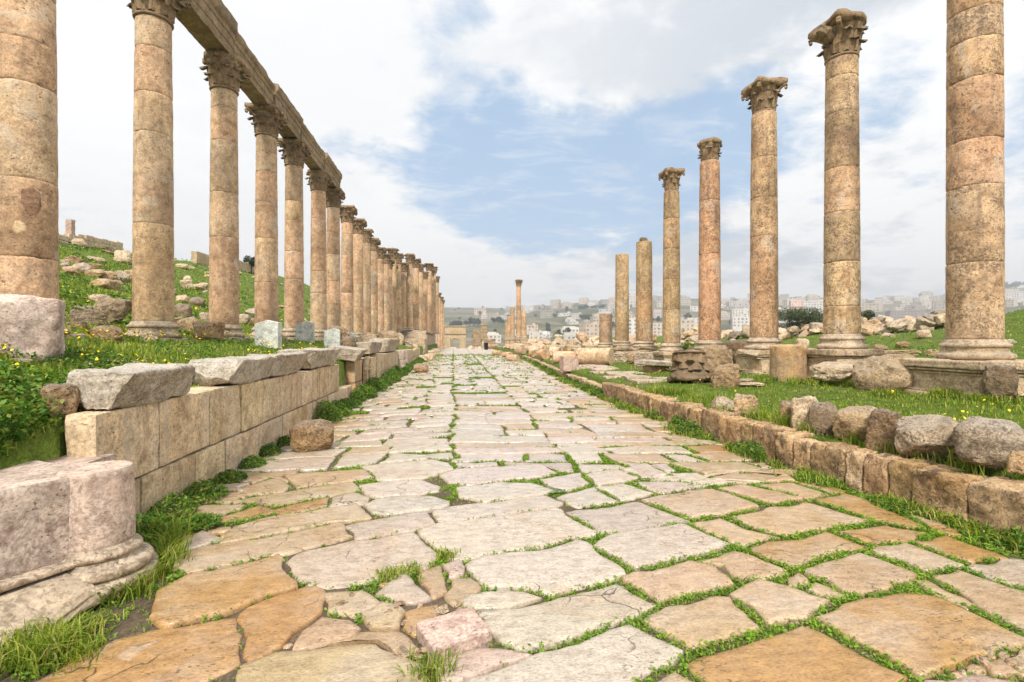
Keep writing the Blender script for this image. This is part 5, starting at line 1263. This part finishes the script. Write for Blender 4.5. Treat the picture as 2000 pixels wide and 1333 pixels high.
# houses: one body with its parapet and stair head, windows as parts on the nearer ones
hrn = random.Random(99)
def box_v(x0, x1, y0, y1, z0, z1): return [(x0, y0, z0), (x1, y0, z0), (x1, y1, z0), (x0, y1, z0), (x0, y0, z1), (x1, y0, z1), (x1, y1, z1), (x0, y1, z1)]
BF = [(0, 3, 2, 1), (4, 5, 6, 7), (0, 1, 5, 4), (1, 2, 6, 5), (2, 3, 7, 6), (3, 0, 4, 7)]
def boxes(name, bl, mat):
    V, F = [], []
    for b in bl: n = len(V); V += box_v(*b); F += [tuple(n + i for i in f) for f in BF]
    return mesh_from(name, V, F, mat, False)
def house_parts(W, D, H, fl, step):
    """body boxes with parapet, setback floor; list of window boxes on the visible sides"""
    hs = H / fl; top = H - (hs if step else 0)
    body = [(-W / 2, W / 2, -D / 2, D / 2, -6, top), (-W / 2 - .1, W / 2 + .1, -D / 2 - .1, -D / 2 + .12, top + .003, top + .7), (-W / 2 - .1, -W / 2 + .12, -D / 2 + .125, D / 2, top + .003, top + .7), (W / 2 - .12, W / 2 + .1, -D / 2 + .125, D / 2, top + .003, top + .7)]
    if step: body.append((-W / 2 + W * .12, W * .2, -D / 2 + D * .25, D / 2 - .2, top + .003, H))
    body.append((W * .22, W * .38, 0, D * .3, top + .004, top + 2.4))
    win = []
    for f in range(fl - (1 if step else 0)):
        n = max(2, int(W / 3.4)); zb = f * hs + hs * .32
        for i in range(n):
            x = -W / 2 + W * (i + .5) / n; ww = hrn.choice([.55, .65, .8, 1.1])
            if hrn.random() < .88: win.append((x - ww, x + ww, -D / 2 - .04, -D / 2 + .1, zb, zb + hs * .48))
        m = max(2, int(D / 4))
        for i in range(m):
            y = -D / 2 + D * (i + .5) / m
            for s in (-1, 1):
                if hrn.random() < .8: win.append((min(s * (W / 2 - .1), s * (W / 2 + .04)), max(s * (W / 2 - .1), s * (W / 2 + .04)), y - .6, y + .6, zb, zb + hs * .46))
    return body, win
VAR = []
for k in range(12):
    W, D = hrn.uniform(9, 19), hrn.uniform(9, 14); fl = hrn.choice([1, 2, 2, 3, 3, 4]); H = fl * 3.2
    b, wn = house_parts(W, D, H, fl, hrn.random() < .4 and fl > 1)
    hm = boxes('hill_house', b + wn, M['house']); hm.materials.append(M['window'])
    for pi in range(len(b) * 6, len(hm.polygons)): hm.polygons[pi].material_index = 1
    VAR.append((hm, H))
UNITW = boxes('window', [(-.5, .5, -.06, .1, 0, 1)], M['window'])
HT = [(1.0, .98, .95), (.95, .88, .80), (.82, .75, .66), (1.1, 1.1, 1.1), (.72, .66, .60), (.95, .82, .70), (.88, .87, .90), (.62, .58, .54)]
def hplace(px, r): p = P(px, 666.5, r); p.z = hill_z(px, r); return p
def face(p): return math.atan2(-p.x, p.y) + hrn.uniform(-.6, .6)
def house_full(px, r, W, D, fl, label, tint, step=False, dz=0.0, yaw=None, open_=False, name='house'):
    p = hplace(px, r); H = fl * 3.2
    t = empty(name, (p.x, p.y, p.z + dz), label, 'house', None, face(p) if yaw is None else math.atan2(-p.x, p.y) + yaw)
    b, wn = house_parts(W, D, H, fl, step)
    obj('wall', boxes('wall', b[:1], M['house']), t, tint); obj('roof', boxes('roof', b[1:], M['house']), t, tuple(c * 1.05 for c in tint))
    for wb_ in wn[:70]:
        o = obj('window', UNITW, t, (.7, .7, .75) if open_ else None)  # open bays: panes tinted darker, painting in the shade of hollow openings
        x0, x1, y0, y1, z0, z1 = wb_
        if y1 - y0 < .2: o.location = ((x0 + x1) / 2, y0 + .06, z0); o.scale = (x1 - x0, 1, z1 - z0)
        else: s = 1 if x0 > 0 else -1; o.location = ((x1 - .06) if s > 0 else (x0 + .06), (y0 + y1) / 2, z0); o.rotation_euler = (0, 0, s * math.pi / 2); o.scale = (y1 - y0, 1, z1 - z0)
    return t
house_full(1153, 430, 15, 12, 5, 'big pinkish beige apartment block right of the far columns', (1.0, .84, .70), dz=2.5, yaw=.5)
house_full(1065, 520, 13, 10, 2, 'white two storey house with an open terrace, left of the beige block', (1.2, 1.22, 1.24), True, yaw=-.3)
house_full(1048, 500, 12, 9, 2, 'white low house in front, nearest the far column stumps', (1.15, 1.17, 1.2), yaw=.3)
house_full(1115, 540, 22, 11, 3, 'long white house above the rubble field, left of the beige block', (1.15, 1.12, 1.08), True, yaw=.2)
house_full(962, 480, 15, 10, 3, 'pale house with dark upper windows above the jagged ruins', (1.1, 1.05, .98), True, yaw=.1)
house_full(894, 560, 16, 11, 1, 'long low pale house directly above the far gate', (1.15, 1.12, 1.08), yaw=.1)
house_full(1505, 640, 60, 20, 4, 'wide stepped white building between the rose and pinkish columns', (1.18, 1.18, 1.18), True, dz=12, yaw=.0)
house_full(1472, 520, 40, 14, 3, 'long white building with a row of small windows, below the stepped one', (1.1, 1.12, 1.14), dz=8, yaw=.1)
house_full(1555, 640, 14, 12, 6, 'salmon pink apartment tower on the skyline', (1.1, .82, .72), dz=13, yaw=.2)
house_full(1590, 700, 34, 14, 5, 'white block on the skyline right of the salmon tower', (1.15, 1.15, 1.17), dz=12, yaw=-.1)
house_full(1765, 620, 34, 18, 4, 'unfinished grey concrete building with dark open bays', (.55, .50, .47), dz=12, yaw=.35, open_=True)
house_full(1750, 600, 30, 14, 2, 'low cream building in front of the grey concrete one', (1.1, 1.02, .9), dz=3, yaw=.3)
house_full(1990, 900, 45, 20, 4, 'white hotel-like block with rows of windows under the pine wood', (1.2, 1.2, 1.22), dz=10, yaw=-.1)
house_full(1335, 450, 16, 12, 5, 'beige flats seen between the two speckled columns', (.95, .85, .72), dz=3, yaw=.3)
house_full(1238, 430, 13, 12, 6, 'narrow white flats just left of the headless column with the knob', (1.15, 1.13, 1.1), dz=3, yaw=.2)
house_full(1288, 470, 14, 12, 4, 'cream flats between the speckled yellow column and the headless one', (1.05, .95, .85), dz=3, yaw=.2)
house_full(1372, 560, 30, 12, 3, 'low white block left of the rose column', (1.12, 1.12, 1.12), dz=6, yaw=.1)
house_full(1445, 700, 22, 12, 3, 'flat-roofed white house on the hilltop right of the rose column', (1.15, 1.13, 1.1), dz=10, yaw=.2)
cnt = 0
for k in range(420):
    px = hrn.uniform(862, 2040); r = hrn.uniform(430, 1460)
    dens = .42 if px < 1000 else (.5 if px < 1200 else .95)
    if r > 1150: dens = max(dens, .75)
    if hrn.random() > dens or cnt >= 275: continue
    p = hplace(px, r); me, H = hrn.choice(VAR)
    ti = hrn.choice(HT); j = hrn.uniform(.9, 1.1)
    s = hrn.uniform(.85, 1.2) * (1.0 if r < 900 else 1.35)
    t = obj('hill_house', me, None, tuple(c * j for c in ti), p, (0, 0, face(p)), (s, s, s)); cnt += 1
    tag(t, 'small pale flat-roofed house of the town spread over the far hills', 'house', 'houses of the town on the far hills')

def leaf_cloud(name, pts, size, mat, seed=0, flat=.4, up=.3):
    rg = np.random.default_rng(seed); n = len(pts)
    nrm = rg.normal(size=(n, 3)); nrm[:, 2] = np.abs(nrm[:, 2]) + up; nrm /= np.linalg.norm(nrm, axis=1, keepdims=True)
    t1 = np.cross(nrm, rg.normal(size=(n, 3))); t1 /= np.linalg.norm(t1, axis=1, keepdims=True); t2 = np.cross(nrm, t1)
    s = (np.asarray(size) * rg.uniform(.6, 1.35, n))[:, None]
    V = np.stack([pts - t1 * s, pts + t2 * s * flat + nrm * s * .12, pts + t1 * s, pts - t2 * s * flat + nrm * s * .12], 1).reshape(-1, 3)
    F4 = np.arange(4 * n).reshape(n, 4)
    return mesh_np(name, V, F4, np.zeros((0, 3), int), mat)
def crown_pts(n, rx, rz, seed, lumps=7):
    rg = np.random.default_rng(seed); c = rg.normal(size=(lumps, 3)); c /= np.linalg.norm(c, axis=1, keepdims=True); c *= .55
    c = c * [rx, rx, rz]; k = rg.integers(0, lumps, n); d = rg.normal(size=(n, 3)); d /= np.linalg.norm(d, axis=1, keepdims=True)
    return c[k] + d * (rg.uniform(.25, 1, n) ** .5)[:, None] * np.array([rx, rx, rz]) * rg.uniform(.35, .62, lumps)[k][:, None]
TREES = [(leaf_cloud('crown', crown_pts(700, 3.2, 2.6, 40 + k) + [0, 0, 4.6], .55, M['tree'], k), lathe([(.30, -1), (.24, 1.5), (.12, 4.5)], 8, k, .03, mat=M['bark'])) for k in range(4)]
def tree(p, s, label, group, cat='tree', name='hill_tree', sq=1.0):
    cr_, tr_ = hrn.choice(TREES); t = empty(name, p, label, cat, group, hrn.uniform(0, 6)); t.scale = (s, s, s * sq)
    obj('crown', cr_, t); obj('trunk', tr_, t); return t
for k in range(150):
    px = hrn.uniform(862, 2040); r = hrn.uniform(420, 1440)
    if px > 1300 and hrn.random() < .45: continue
    tree(hplace(px, r), hrn.uniform(.7, 1.5), 'dark green tree among the houses of the far hills', 'trees among the far houses')
for (a, b, r, n) in ((880, 900, 700, 8), (908, 935, 690, 8), (1060, 1090, 980, 9), (1130, 1180, 1050, 14), (960, 975, 720, 5), (1130, 1200, 760, 10)):
    for k in range(n): tree(hplace(hrn.uniform(a, b), r + hrn.uniform(-20, 20)), hrn.uniform(1.0, 1.7), 'dark tree in a clump on the far hillside', 'tree clumps on the far hillside')
for k in range(26): tree(hplace(hrn.uniform(1945, 2040), hrn.uniform(1280, 1480)), hrn.uniform(1.8, 2.6), 'dark pine of the wood on the far skyline', 'pines of the skyline wood')
zc = 68; p = P(491, 540, zc); p.z = ground_z(p.x, p.y); tree(p, .30, 'small dark tree on the ridge between the third and fourth columns', None, sq=1.1, name='ridge_tree')
for k, (px, py, zc, wd, hh, lab) in enumerate(((1560, 625, 37, 3.4, 1.6, 'wide olive green bush behind the rubble, between two tall columns'), (1692, 620, 37, 1.0, 1.3, 'smaller olive bush peeping from behind the tall column'))):
    p = P(px, py, zc); p.z = ground_z(p.x, p.y) - .1
    t = empty('olive_bush', p, lab, 'bush', 'olive bushes on the ridge')
    obj('foliage', leaf_cloud('foliage', crown_pts(9000 if k == 0 else 3500, wd * .62, hh * .62, 60 + k, 11) + [0, 0, hh * .75], .075, M['olive'], k, .28), t)
    for q in range(5): obj('stem', lathe([(.05, 0), (.035, .6), (.015, 1.5)], 6, q, .01, mat=M['bark']), t, None, ((q - 2) * wd * .16, .1 * q, 0), (.2 * (q % 2), (q - 2) * .25, 0))
zc = zc_at(1350, 11.0); p = P(1350, 700, zc); p.z = ground_z(p.x, p.y); t = empty('green_shrub', p, 'small bright green shrub between the rose and speckled columns', 'shrub')
obj('foliage', leaf_cloud('foliage', crown_pts(2500, .75, .45, 71, 7) + [0, 0, .4], .05, M['weed'], 5, .4), t); obj('stem', lathe([(.03, -.1), (.01, .5)], 6, 1, mat=M['bark']), t)

# ------------------------------------------------------------------ GRASS, WEEDS, FLOWERS
def blades(name, pts, h, w_, mat, lean=.6, seed=0, kind='stuff'):
    rg = np.random.default_rng(seed); n = len(pts); pts = np.asarray(pts, float)
    h = np.broadcast_to(np.asarray(h, float), (n,)) * rg.uniform(.55, 1.3, n); w_ = np.broadcast_to(np.asarray(w_, float), (n,)) * rg.uniform(.7, 1.3, n)
    a = rg.uniform(0, 2 * np.pi, n); b = a + np.pi / 2 + rg.normal(0, .5, n); l = lean * rg.uniform(.15, 1.2, n)
    d = np.stack([np.cos(a), np.sin(a), np.zeros(n)], 1); sd_ = np.stack([np.cos(b), np.sin(b), np.zeros(n)], 1) * (w_ / 2)[:, None]
    up_ = np.array([0, 0, 1.0])
    mid = pts + up_ * (h * .58)[:, None] + d * (h * l * .30)[:, None]; tip = pts + up_ * (h * (1 - .28 * l))[:, None] + d * (h * l)[:, None]
    V = np.stack([pts - sd_ - up_ * .01, pts + sd_ - up_ * .01, mid + sd_ * .8, mid - sd_ * .8, tip], 1).reshape(-1, 3)
    i0 = np.arange(n)[:, None] * 5
    o = obj(name, mesh_np(name, V, i0 + [[0, 1, 2, 3]], i0 + [[3, 2, 4]], mat)); tag(o, kind=kind); return o
def gz_arr(xy): return np.array([ground_z(x, y) for x, y in xy])
def scatter(n, xr, yr, d0, fn=None, seed=0, dmin=2.0):
    """points on the ground, thinning out with the square of the distance so that far grass needs fewer, larger blades"""
    rg = np.random.default_rng(seed); out = []
    while len(out) < n:
        x = rg.uniform(xr[0], xr[1], 20000); u = rg.uniform(0, 1, 20000); y = 1 / (1 / yr[0] + u * (1 / yr[1] - 1 / yr[0]))
        dist = np.hypot(x, y); keep = rg.uniform(0, 1, 20000) < np.clip(d0 / dist, 0, 1)
        for a, b in zip(x[keep], y[keep]):
            if fn is None or fn(a, b): out.append((a, b))
            if len(out) >= n: break
    return np.array(out)
def patchy(x, y, s=.55, t=.0, o=0.0): return mn.noise(Vector((x * s, y * s, o))) + .5 * mn.noise(Vector((x * s * 3, y * s * 3, o + 5))) > t
# verge on the right
xy = scatter(120000, (4.4, 34), (1.6, 60), 7.0, lambda x, y: x > kerb_x(y) + .30 and patchy(x, y, .5, -.48, 2), 1)
dist = np.hypot(xy[:, 0], xy[:, 1]); pts = np.c_[xy, gz_arr(xy)]
hh = np.array([.038 + .055 * max(0, mn.noise(Vector((x * .8, y * .8, 12))) + .25) for x, y in xy]) * (1 + .012 * dist)
blades('grass', pts, hh, .006 + .0011 * dist, M['grass'], .8, 1)
# terrace and slope on the left
xy = scatter(120000, (-34, -2.80), (2.9, 90), 8.0, lambda x, y: patchy(x, y, .5, -.50, 4), 2)
dist = np.hypot(xy[:, 0], xy[:, 1]); pts = np.c_[xy, gz_arr(xy)]
hh = np.array([.05 + .07 * max(0, mn.noise(Vector((x * .8, y * .8, 14))) + .2) for x, y in xy]) * (1 + .012 * dist)
blades('grass', pts, hh, .006 + .0011 * dist, M['grass'], .8, 2)
xy = scatter(70000, (-34, -7.4), (8, 92), 30.0, lambda x, y: patchy(x, y, .4, -.25, 24), 22)
dist = np.hypot(xy[:, 0], xy[:, 1]); pts = np.c_[xy, gz_arr(xy)]
hh = np.array([.10 + .22 * max(0, mn.noise(Vector((x * .45, y * .45, 19))) + .15) for x, y in xy])
blades('slope_grass', pts, hh, .012 + .0012 * dist, M['grass'], .9, 23)
wx = np.array([(x, y) for x, y in scatter(26000, (-32, -7.0), (8, 80), 30.0, lambda x, y: patchy(x, y, .33, .16, 27), 24)])
o = obj('slope_weeds', leaf_cloud('slope_weeds', np.c_[wx, gz_arr(wx) + RNG.uniform(.02, .22, len(wx))], .03 + .0016 * np.hypot(wx[:, 0], wx[:, 1]), M['weed'], 25, .5, .5)); tag(o, kind='stuff')
wx = np.array([(x, y) for x, y in scatter(22000, (4.8, 30), (2.5, 45), 8.0, lambda x, y: x > kerb_x(y) + .35 and patchy(x, y, .6, .10, 29), 26)])
o = obj('verge_weeds', leaf_cloud('verge_weeds', np.c_[wx, gz_arr(wx) + RNG.uniform(.01, .09, len(wx))], .012 + .0013 * np.hypot(wx[:, 0], wx[:, 1]), M['weed'], 27, .5, .5)); tag(o, kind='stuff')
wx = np.array([(x, y) for x, y in scatter(16000, (-7.4, -3.0), (3.5, 20), 8.0, lambda x, y: patchy(x, y, .7, .05, 31), 28)])
o = obj('terrace_weeds', leaf_cloud('terrace_weeds', np.c_[wx, gz_arr(wx) + RNG.uniform(.01, .10, len(wx))], .012 + .0013 * np.hypot(wx[:, 0], wx[:, 1]), M['weed'], 29, .5, .5)); tag(o, kind='stuff')
# joints of the paving
jj, ii = np.nonzero(occ == 0)
X = RX0 + ii * CELL; Y = RY0 + jj * CELL
okm = np.array([(WALL_X + .05 < x < kerb_x(y) - .02) for x, y in zip(X, Y)]); X, Y = X[okm], Y[okm]
cs = np.pad(occ.astype(np.int32), ((4, 4), (4, 4))).cumsum(0).cumsum(1)
nb_ = np.zeros_like(occ, dtype=np.int32); hN, wN = occ.shape
nb_[1:, 1:] = (cs[8:, 8:] - cs[:-8, 8:] - cs[8:, :-8] + cs[:-8, :-8])[:hN - 1, :wN - 1]
rg = np.random.default_rng(9); J = []
for x, y in zip(X, Y):
    zc = zc_of(x, y); open_ = nb_[int(round((y - RY0) / CELL)), int(round((x - RX0) / CELL))] < 12
    nz = mn.noise(Vector((x * .9, y * .9, 33))) + .6 * mn.noise(Vector((x * 3.1, y * 3.1, 35)))
    right = sst(.3, 1.5, x) * .35 if y < 8 else 0
    broken = (-1.1 < x < -.05 and 2.2 < y < 3.5)
    if zc < 8:
        dens = 3.2 if nz + right > ((-.02 if x < .2 else -.12) if not broken else .2) else (.35 if not broken else 0.04)
        if open_: dens *= .22
    else:
        line = math.exp(-((x - .05) / .16) ** 2) * .5 + math.exp(-((x - 1.55) / .16) ** 2) * .35
        dens = (1.5 if nz + line > -.02 else .12) * min(1, 14 / zc)
    k = rg.poisson(dens * (1 if zc < 5 else .8))
    for _ in range(k): J.append((x + rg.uniform(-.018, .018), y + rg.uniform(-.018, .018), -.03))
J = np.array(J); d = np.hypot(J[:, 0], J[:, 1])
blades('joint_grass', J, .020 + .0019 * d, .006 + .0012 * d, M['joint'], .9, 3)
# weeds spread over the joints as little leaf rosettes
Jl = np.repeat(J, 2, 0); Jl = Jl + np.c_[rg.normal(0, .013, (len(Jl), 2)), rg.uniform(.002, .042, len(Jl))]
o = obj('joint_weeds', leaf_cloud('joint_weeds', Jl, .0085 + .0009 * np.hypot(Jl[:, 0], Jl[:, 1]), M['joint'], 4, .5, .9)); tag(o, kind='stuff')
# weeds along the wall foot and the kerb foot
def clumps(spec, seed, leafsize=.017, per=800):
    rg = np.random.default_rng(seed); P_, S_ = [], []
    for (x, y, r, h) in spec:
        n = int(per * (r / .2) ** 1.5); a = rg.uniform(0, 6.283, n); q = rg.uniform(0, 1, n) ** .6
        px_, py_ = x + r * q * np.cos(a), y + r * 1.25 * q * np.sin(a)
        z = rg.uniform(0, 1, n) ** .8 * h * (1 - .75 * q ** 2)
        P_.append(np.c_[px_, py_, z]); S_.append(np.full(n, leafsize * (1 + .05 * y)))
    return np.concatenate(P_), np.concatenate(S_)
cl = [(-2.48, 4.45, .26, .20), (-2.35, 4.15, .20, .14), (-2.5, 4.9, .2, .24), (-2.52, 5.5, .22, .20), (-2.2, 4.75, .16, .08), (-2.55, 6.2, .18, .12), (-2.56, 6.9, .16, .13), (-2.58, 7.6, .14, .16), (-2.58, 8.3, .14, .14), (-2.55, 10.6, .34, .42), (-2.5, 11.3, .30, .34), (-2.55, 12.2, .22, .26)]
wr = random.Random(3)
y = 12.6
while y < 40:
    cl.append((-2.52 + wr.uniform(-.05, .1), y, wr.uniform(.18, .36), wr.uniform(.22, .55) * (1 if 14 < y < 24 else .7))); y += wr.uniform(.35, .8)
pts, sz = clumps(cl, 21); o = obj('wall_foot_weeds', leaf_cloud('wall_foot_weeds', pts, sz, M['weed'], 6, .42, .3)); tag(o, kind='stuff')
ck = []; y = 2.0
while y < 44:
    if mn.noise(Vector((0, y * 1.1, 8))) < (-.10 if y < 9 else -.3): y += .15; continue
    ck.append((kerb_x(y) - .08 + wr.uniform(-.10, .05), y, wr.choice([.08, .12, .17, .25]), wr.choice([.05, .09, .14, .24]))); y += wr.uniform(.14, .36) * (1 + y * .03)
pts, sz = clumps(ck, 22); o = obj('kerb_foot_weeds', leaf_cloud('kerb_foot_weeds', pts, sz, M['weed'], 7, .40, .3)); tag(o, kind='stuff')
B = []
for (x, y, r, h) in ck:
    n = int(150 * r / .2); B.append(np.c_[rg.normal(x, r * .5, n), rg.normal(y, r * .7, n), np.full(n, -.02)])
B = np.concatenate(B); blades('kerb_foot_grass', B, .13, .007 + .0009 * B[:, 1], M['grass'], 1.0, 8)
# long grass tufts beside the pier and wherever the photograph has a tuft
TU = []
def tuft(x, y, z, r, n, h): 
    TU.append((np.c_[rg.normal(x, r, n), rg.normal(y, r, n), np.full(n, z)], np.full(n, h)))
for px, py, r, n, h in ((300, 1060, .09, 240, .24), (325, 1078, .07, 170, .20), (335, 1100, .06, 150, .17), (300, 1125, .05, 120, .14), (255, 1160, .06, 170, .15), (235, 1165, .05, 130, .14), (215, 1172, .05, 160, .13), (70, 1290, .09, 320, .15), (110, 1270, .07, 200, .12), (20, 1275, .08, 240, .13), (150, 1240, .05, 120, .08), (180, 1225, .05, 120, .07), (845, 1322, .06, 160, .10), (870, 1090, .04, 160, .06), (800, 1118, .06, 200, .05), (760, 1128, .05, 160, .05), (150, 1290, .06, 120, .07)):
    p = GP(px, py, -.02); tuft(p.x, p.y, -.02, r, n, h)
for k in range(60):
    y = wr.uniform(3.2, 12); x = kerb_x(y) + wr.uniform(.35, 1.0); tuft(x, y, ground_z(x, y), .07, 60, wr.uniform(.12, .24))
for px, py in ((1600, 752), (1660, 755), (1700, 760), (1500, 745), (1880, 775), (1940, 785), (1730, 775), (1640, 750), (1575, 748)):
    p, zc = hit(px, py)
    for k in range(4): tuft(p.x + wr.uniform(-.4, .4), p.y + wr.uniform(-.25, .25), p.z, .09, 80, .16)
T_ = np.concatenate([a for a, b in TU]); H_ = np.concatenate([b for a, b in TU])
blades('grass_tufts', T_, H_, .0055 + .0006 * np.hypot(T_[:, 0], T_[:, 1]), M['grass'], 1.1, 10)
# leafy bank at the near left
lb = scatter(46000, (-5.4, -2.62), (2.0, 5.6), 99, lambda x, y: (patchy(x, y, .8, -.42, 6) or (y < 4.7 and x > -3.7)) and not (y > 4.3 and x > -2.98) and not (y < 3.35 and x > -2.75 - .12 * (3.35 - y)), 12)
z = gz_arr(lb); hgt = np.array([.05 + (.12 + .34 * max(0, mn.noise(Vector((x * 1.4, y * 1.4, 44))) + .30)) * sst(-2.62, -2.95, x) * (1 - sst(4.4, 5.4, y) * .75) for x, y in lb])
rg = np.random.default_rng(14); o = obj('leafy_bank', leaf_cloud('leafy_bank', np.c_[lb, z + hgt * rg.uniform(0.05, 1, len(lb))], .024, M['weed'], 9, .55, .5)); tag(o, kind='stuff')
# yellow flowers
def flowers(name, xy, size, hgt, seed):
    rg = np.random.default_rng(seed); n = len(xy); z = gz_arr(xy) + hgt * rg.uniform(.7, 1.3, n)
    c = np.c_[xy, z]; s = size * rg.uniform(.7, 1.3, n); K = 6; a = np.arange(K) * 2 * np.pi / K
    tl = rg.normal(0, .5, (n, 2)); V = np.zeros((n, K, 3))
    for k in range(K):
        rr = s * (1 if k % 2 == 0 else .75); V[:, k, 0] = c[:, 0] + rr * np.cos(a[k]); V[:, k, 1] = c[:, 1] + rr * np.sin(a[k]); V[:, k, 2] = c[:, 2] + rr * (tl[:, 0] * np.cos(a[k]) + tl[:, 1] * np.sin(a[k]))
    V = V.reshape(-1, 3); i0 = np.arange(n)[:, None] * K
    F4 = np.concatenate([i0 + [[0, 1, 2, 3]], i0 + [[0, 3, 4, 5]]])
    o = obj(name, mesh_np(name, V, F4, np.zeros((0, 3), int), M['flower'])); tag(o, kind='stuff')
fl = scatter(1300, (-6.6, -3.0), (4.5, 16), 30, lambda x, y: patchy(x, y, .8, .12, 51), 15); flowers('yellow_flowers', fl, .005 + .0013 * np.hypot(fl[:, 0], fl[:, 1]), .17, 1)
fl = scatter(420, (-30, -7), (10, 60), 30, lambda x, y: patchy(x, y, .35, .2, 52), 16); flowers('yellow_flowers', fl, .010 + .0011 * np.hypot(fl[:, 0], fl[:, 1]), .18, 2)
fl = scatter(170, (5.2, 16), (3.5, 24), 30, lambda x, y: x > kerb_x(y) + .6 and patchy(x, y, .7, .30, 53), 17); flowers('yellow_flowers', fl, .006 + .0013 * np.hypot(fl[:, 0], fl[:, 1]), .16, 3)

# ------------------------------------------------------------------ the air itself: thin even haze round everything
hm_ = bpy.data.materials.new('haze_air'); hm_.use_nodes = True; t = NT(hm_.node_tree)
pv = t.n('VolumePrincipled', None, Color=(.92, .95, .98), Density=.00050, Anisotropy=0.2)
t.t.links.new(pv.outputs[0], t.n('OutputMaterial').inputs['Volume'])
hz = obj('haze', boxes('haze', [(-3300, 3300, -400, 2700, -60, 220)], hm_)); tag(hz, kind='stuff')
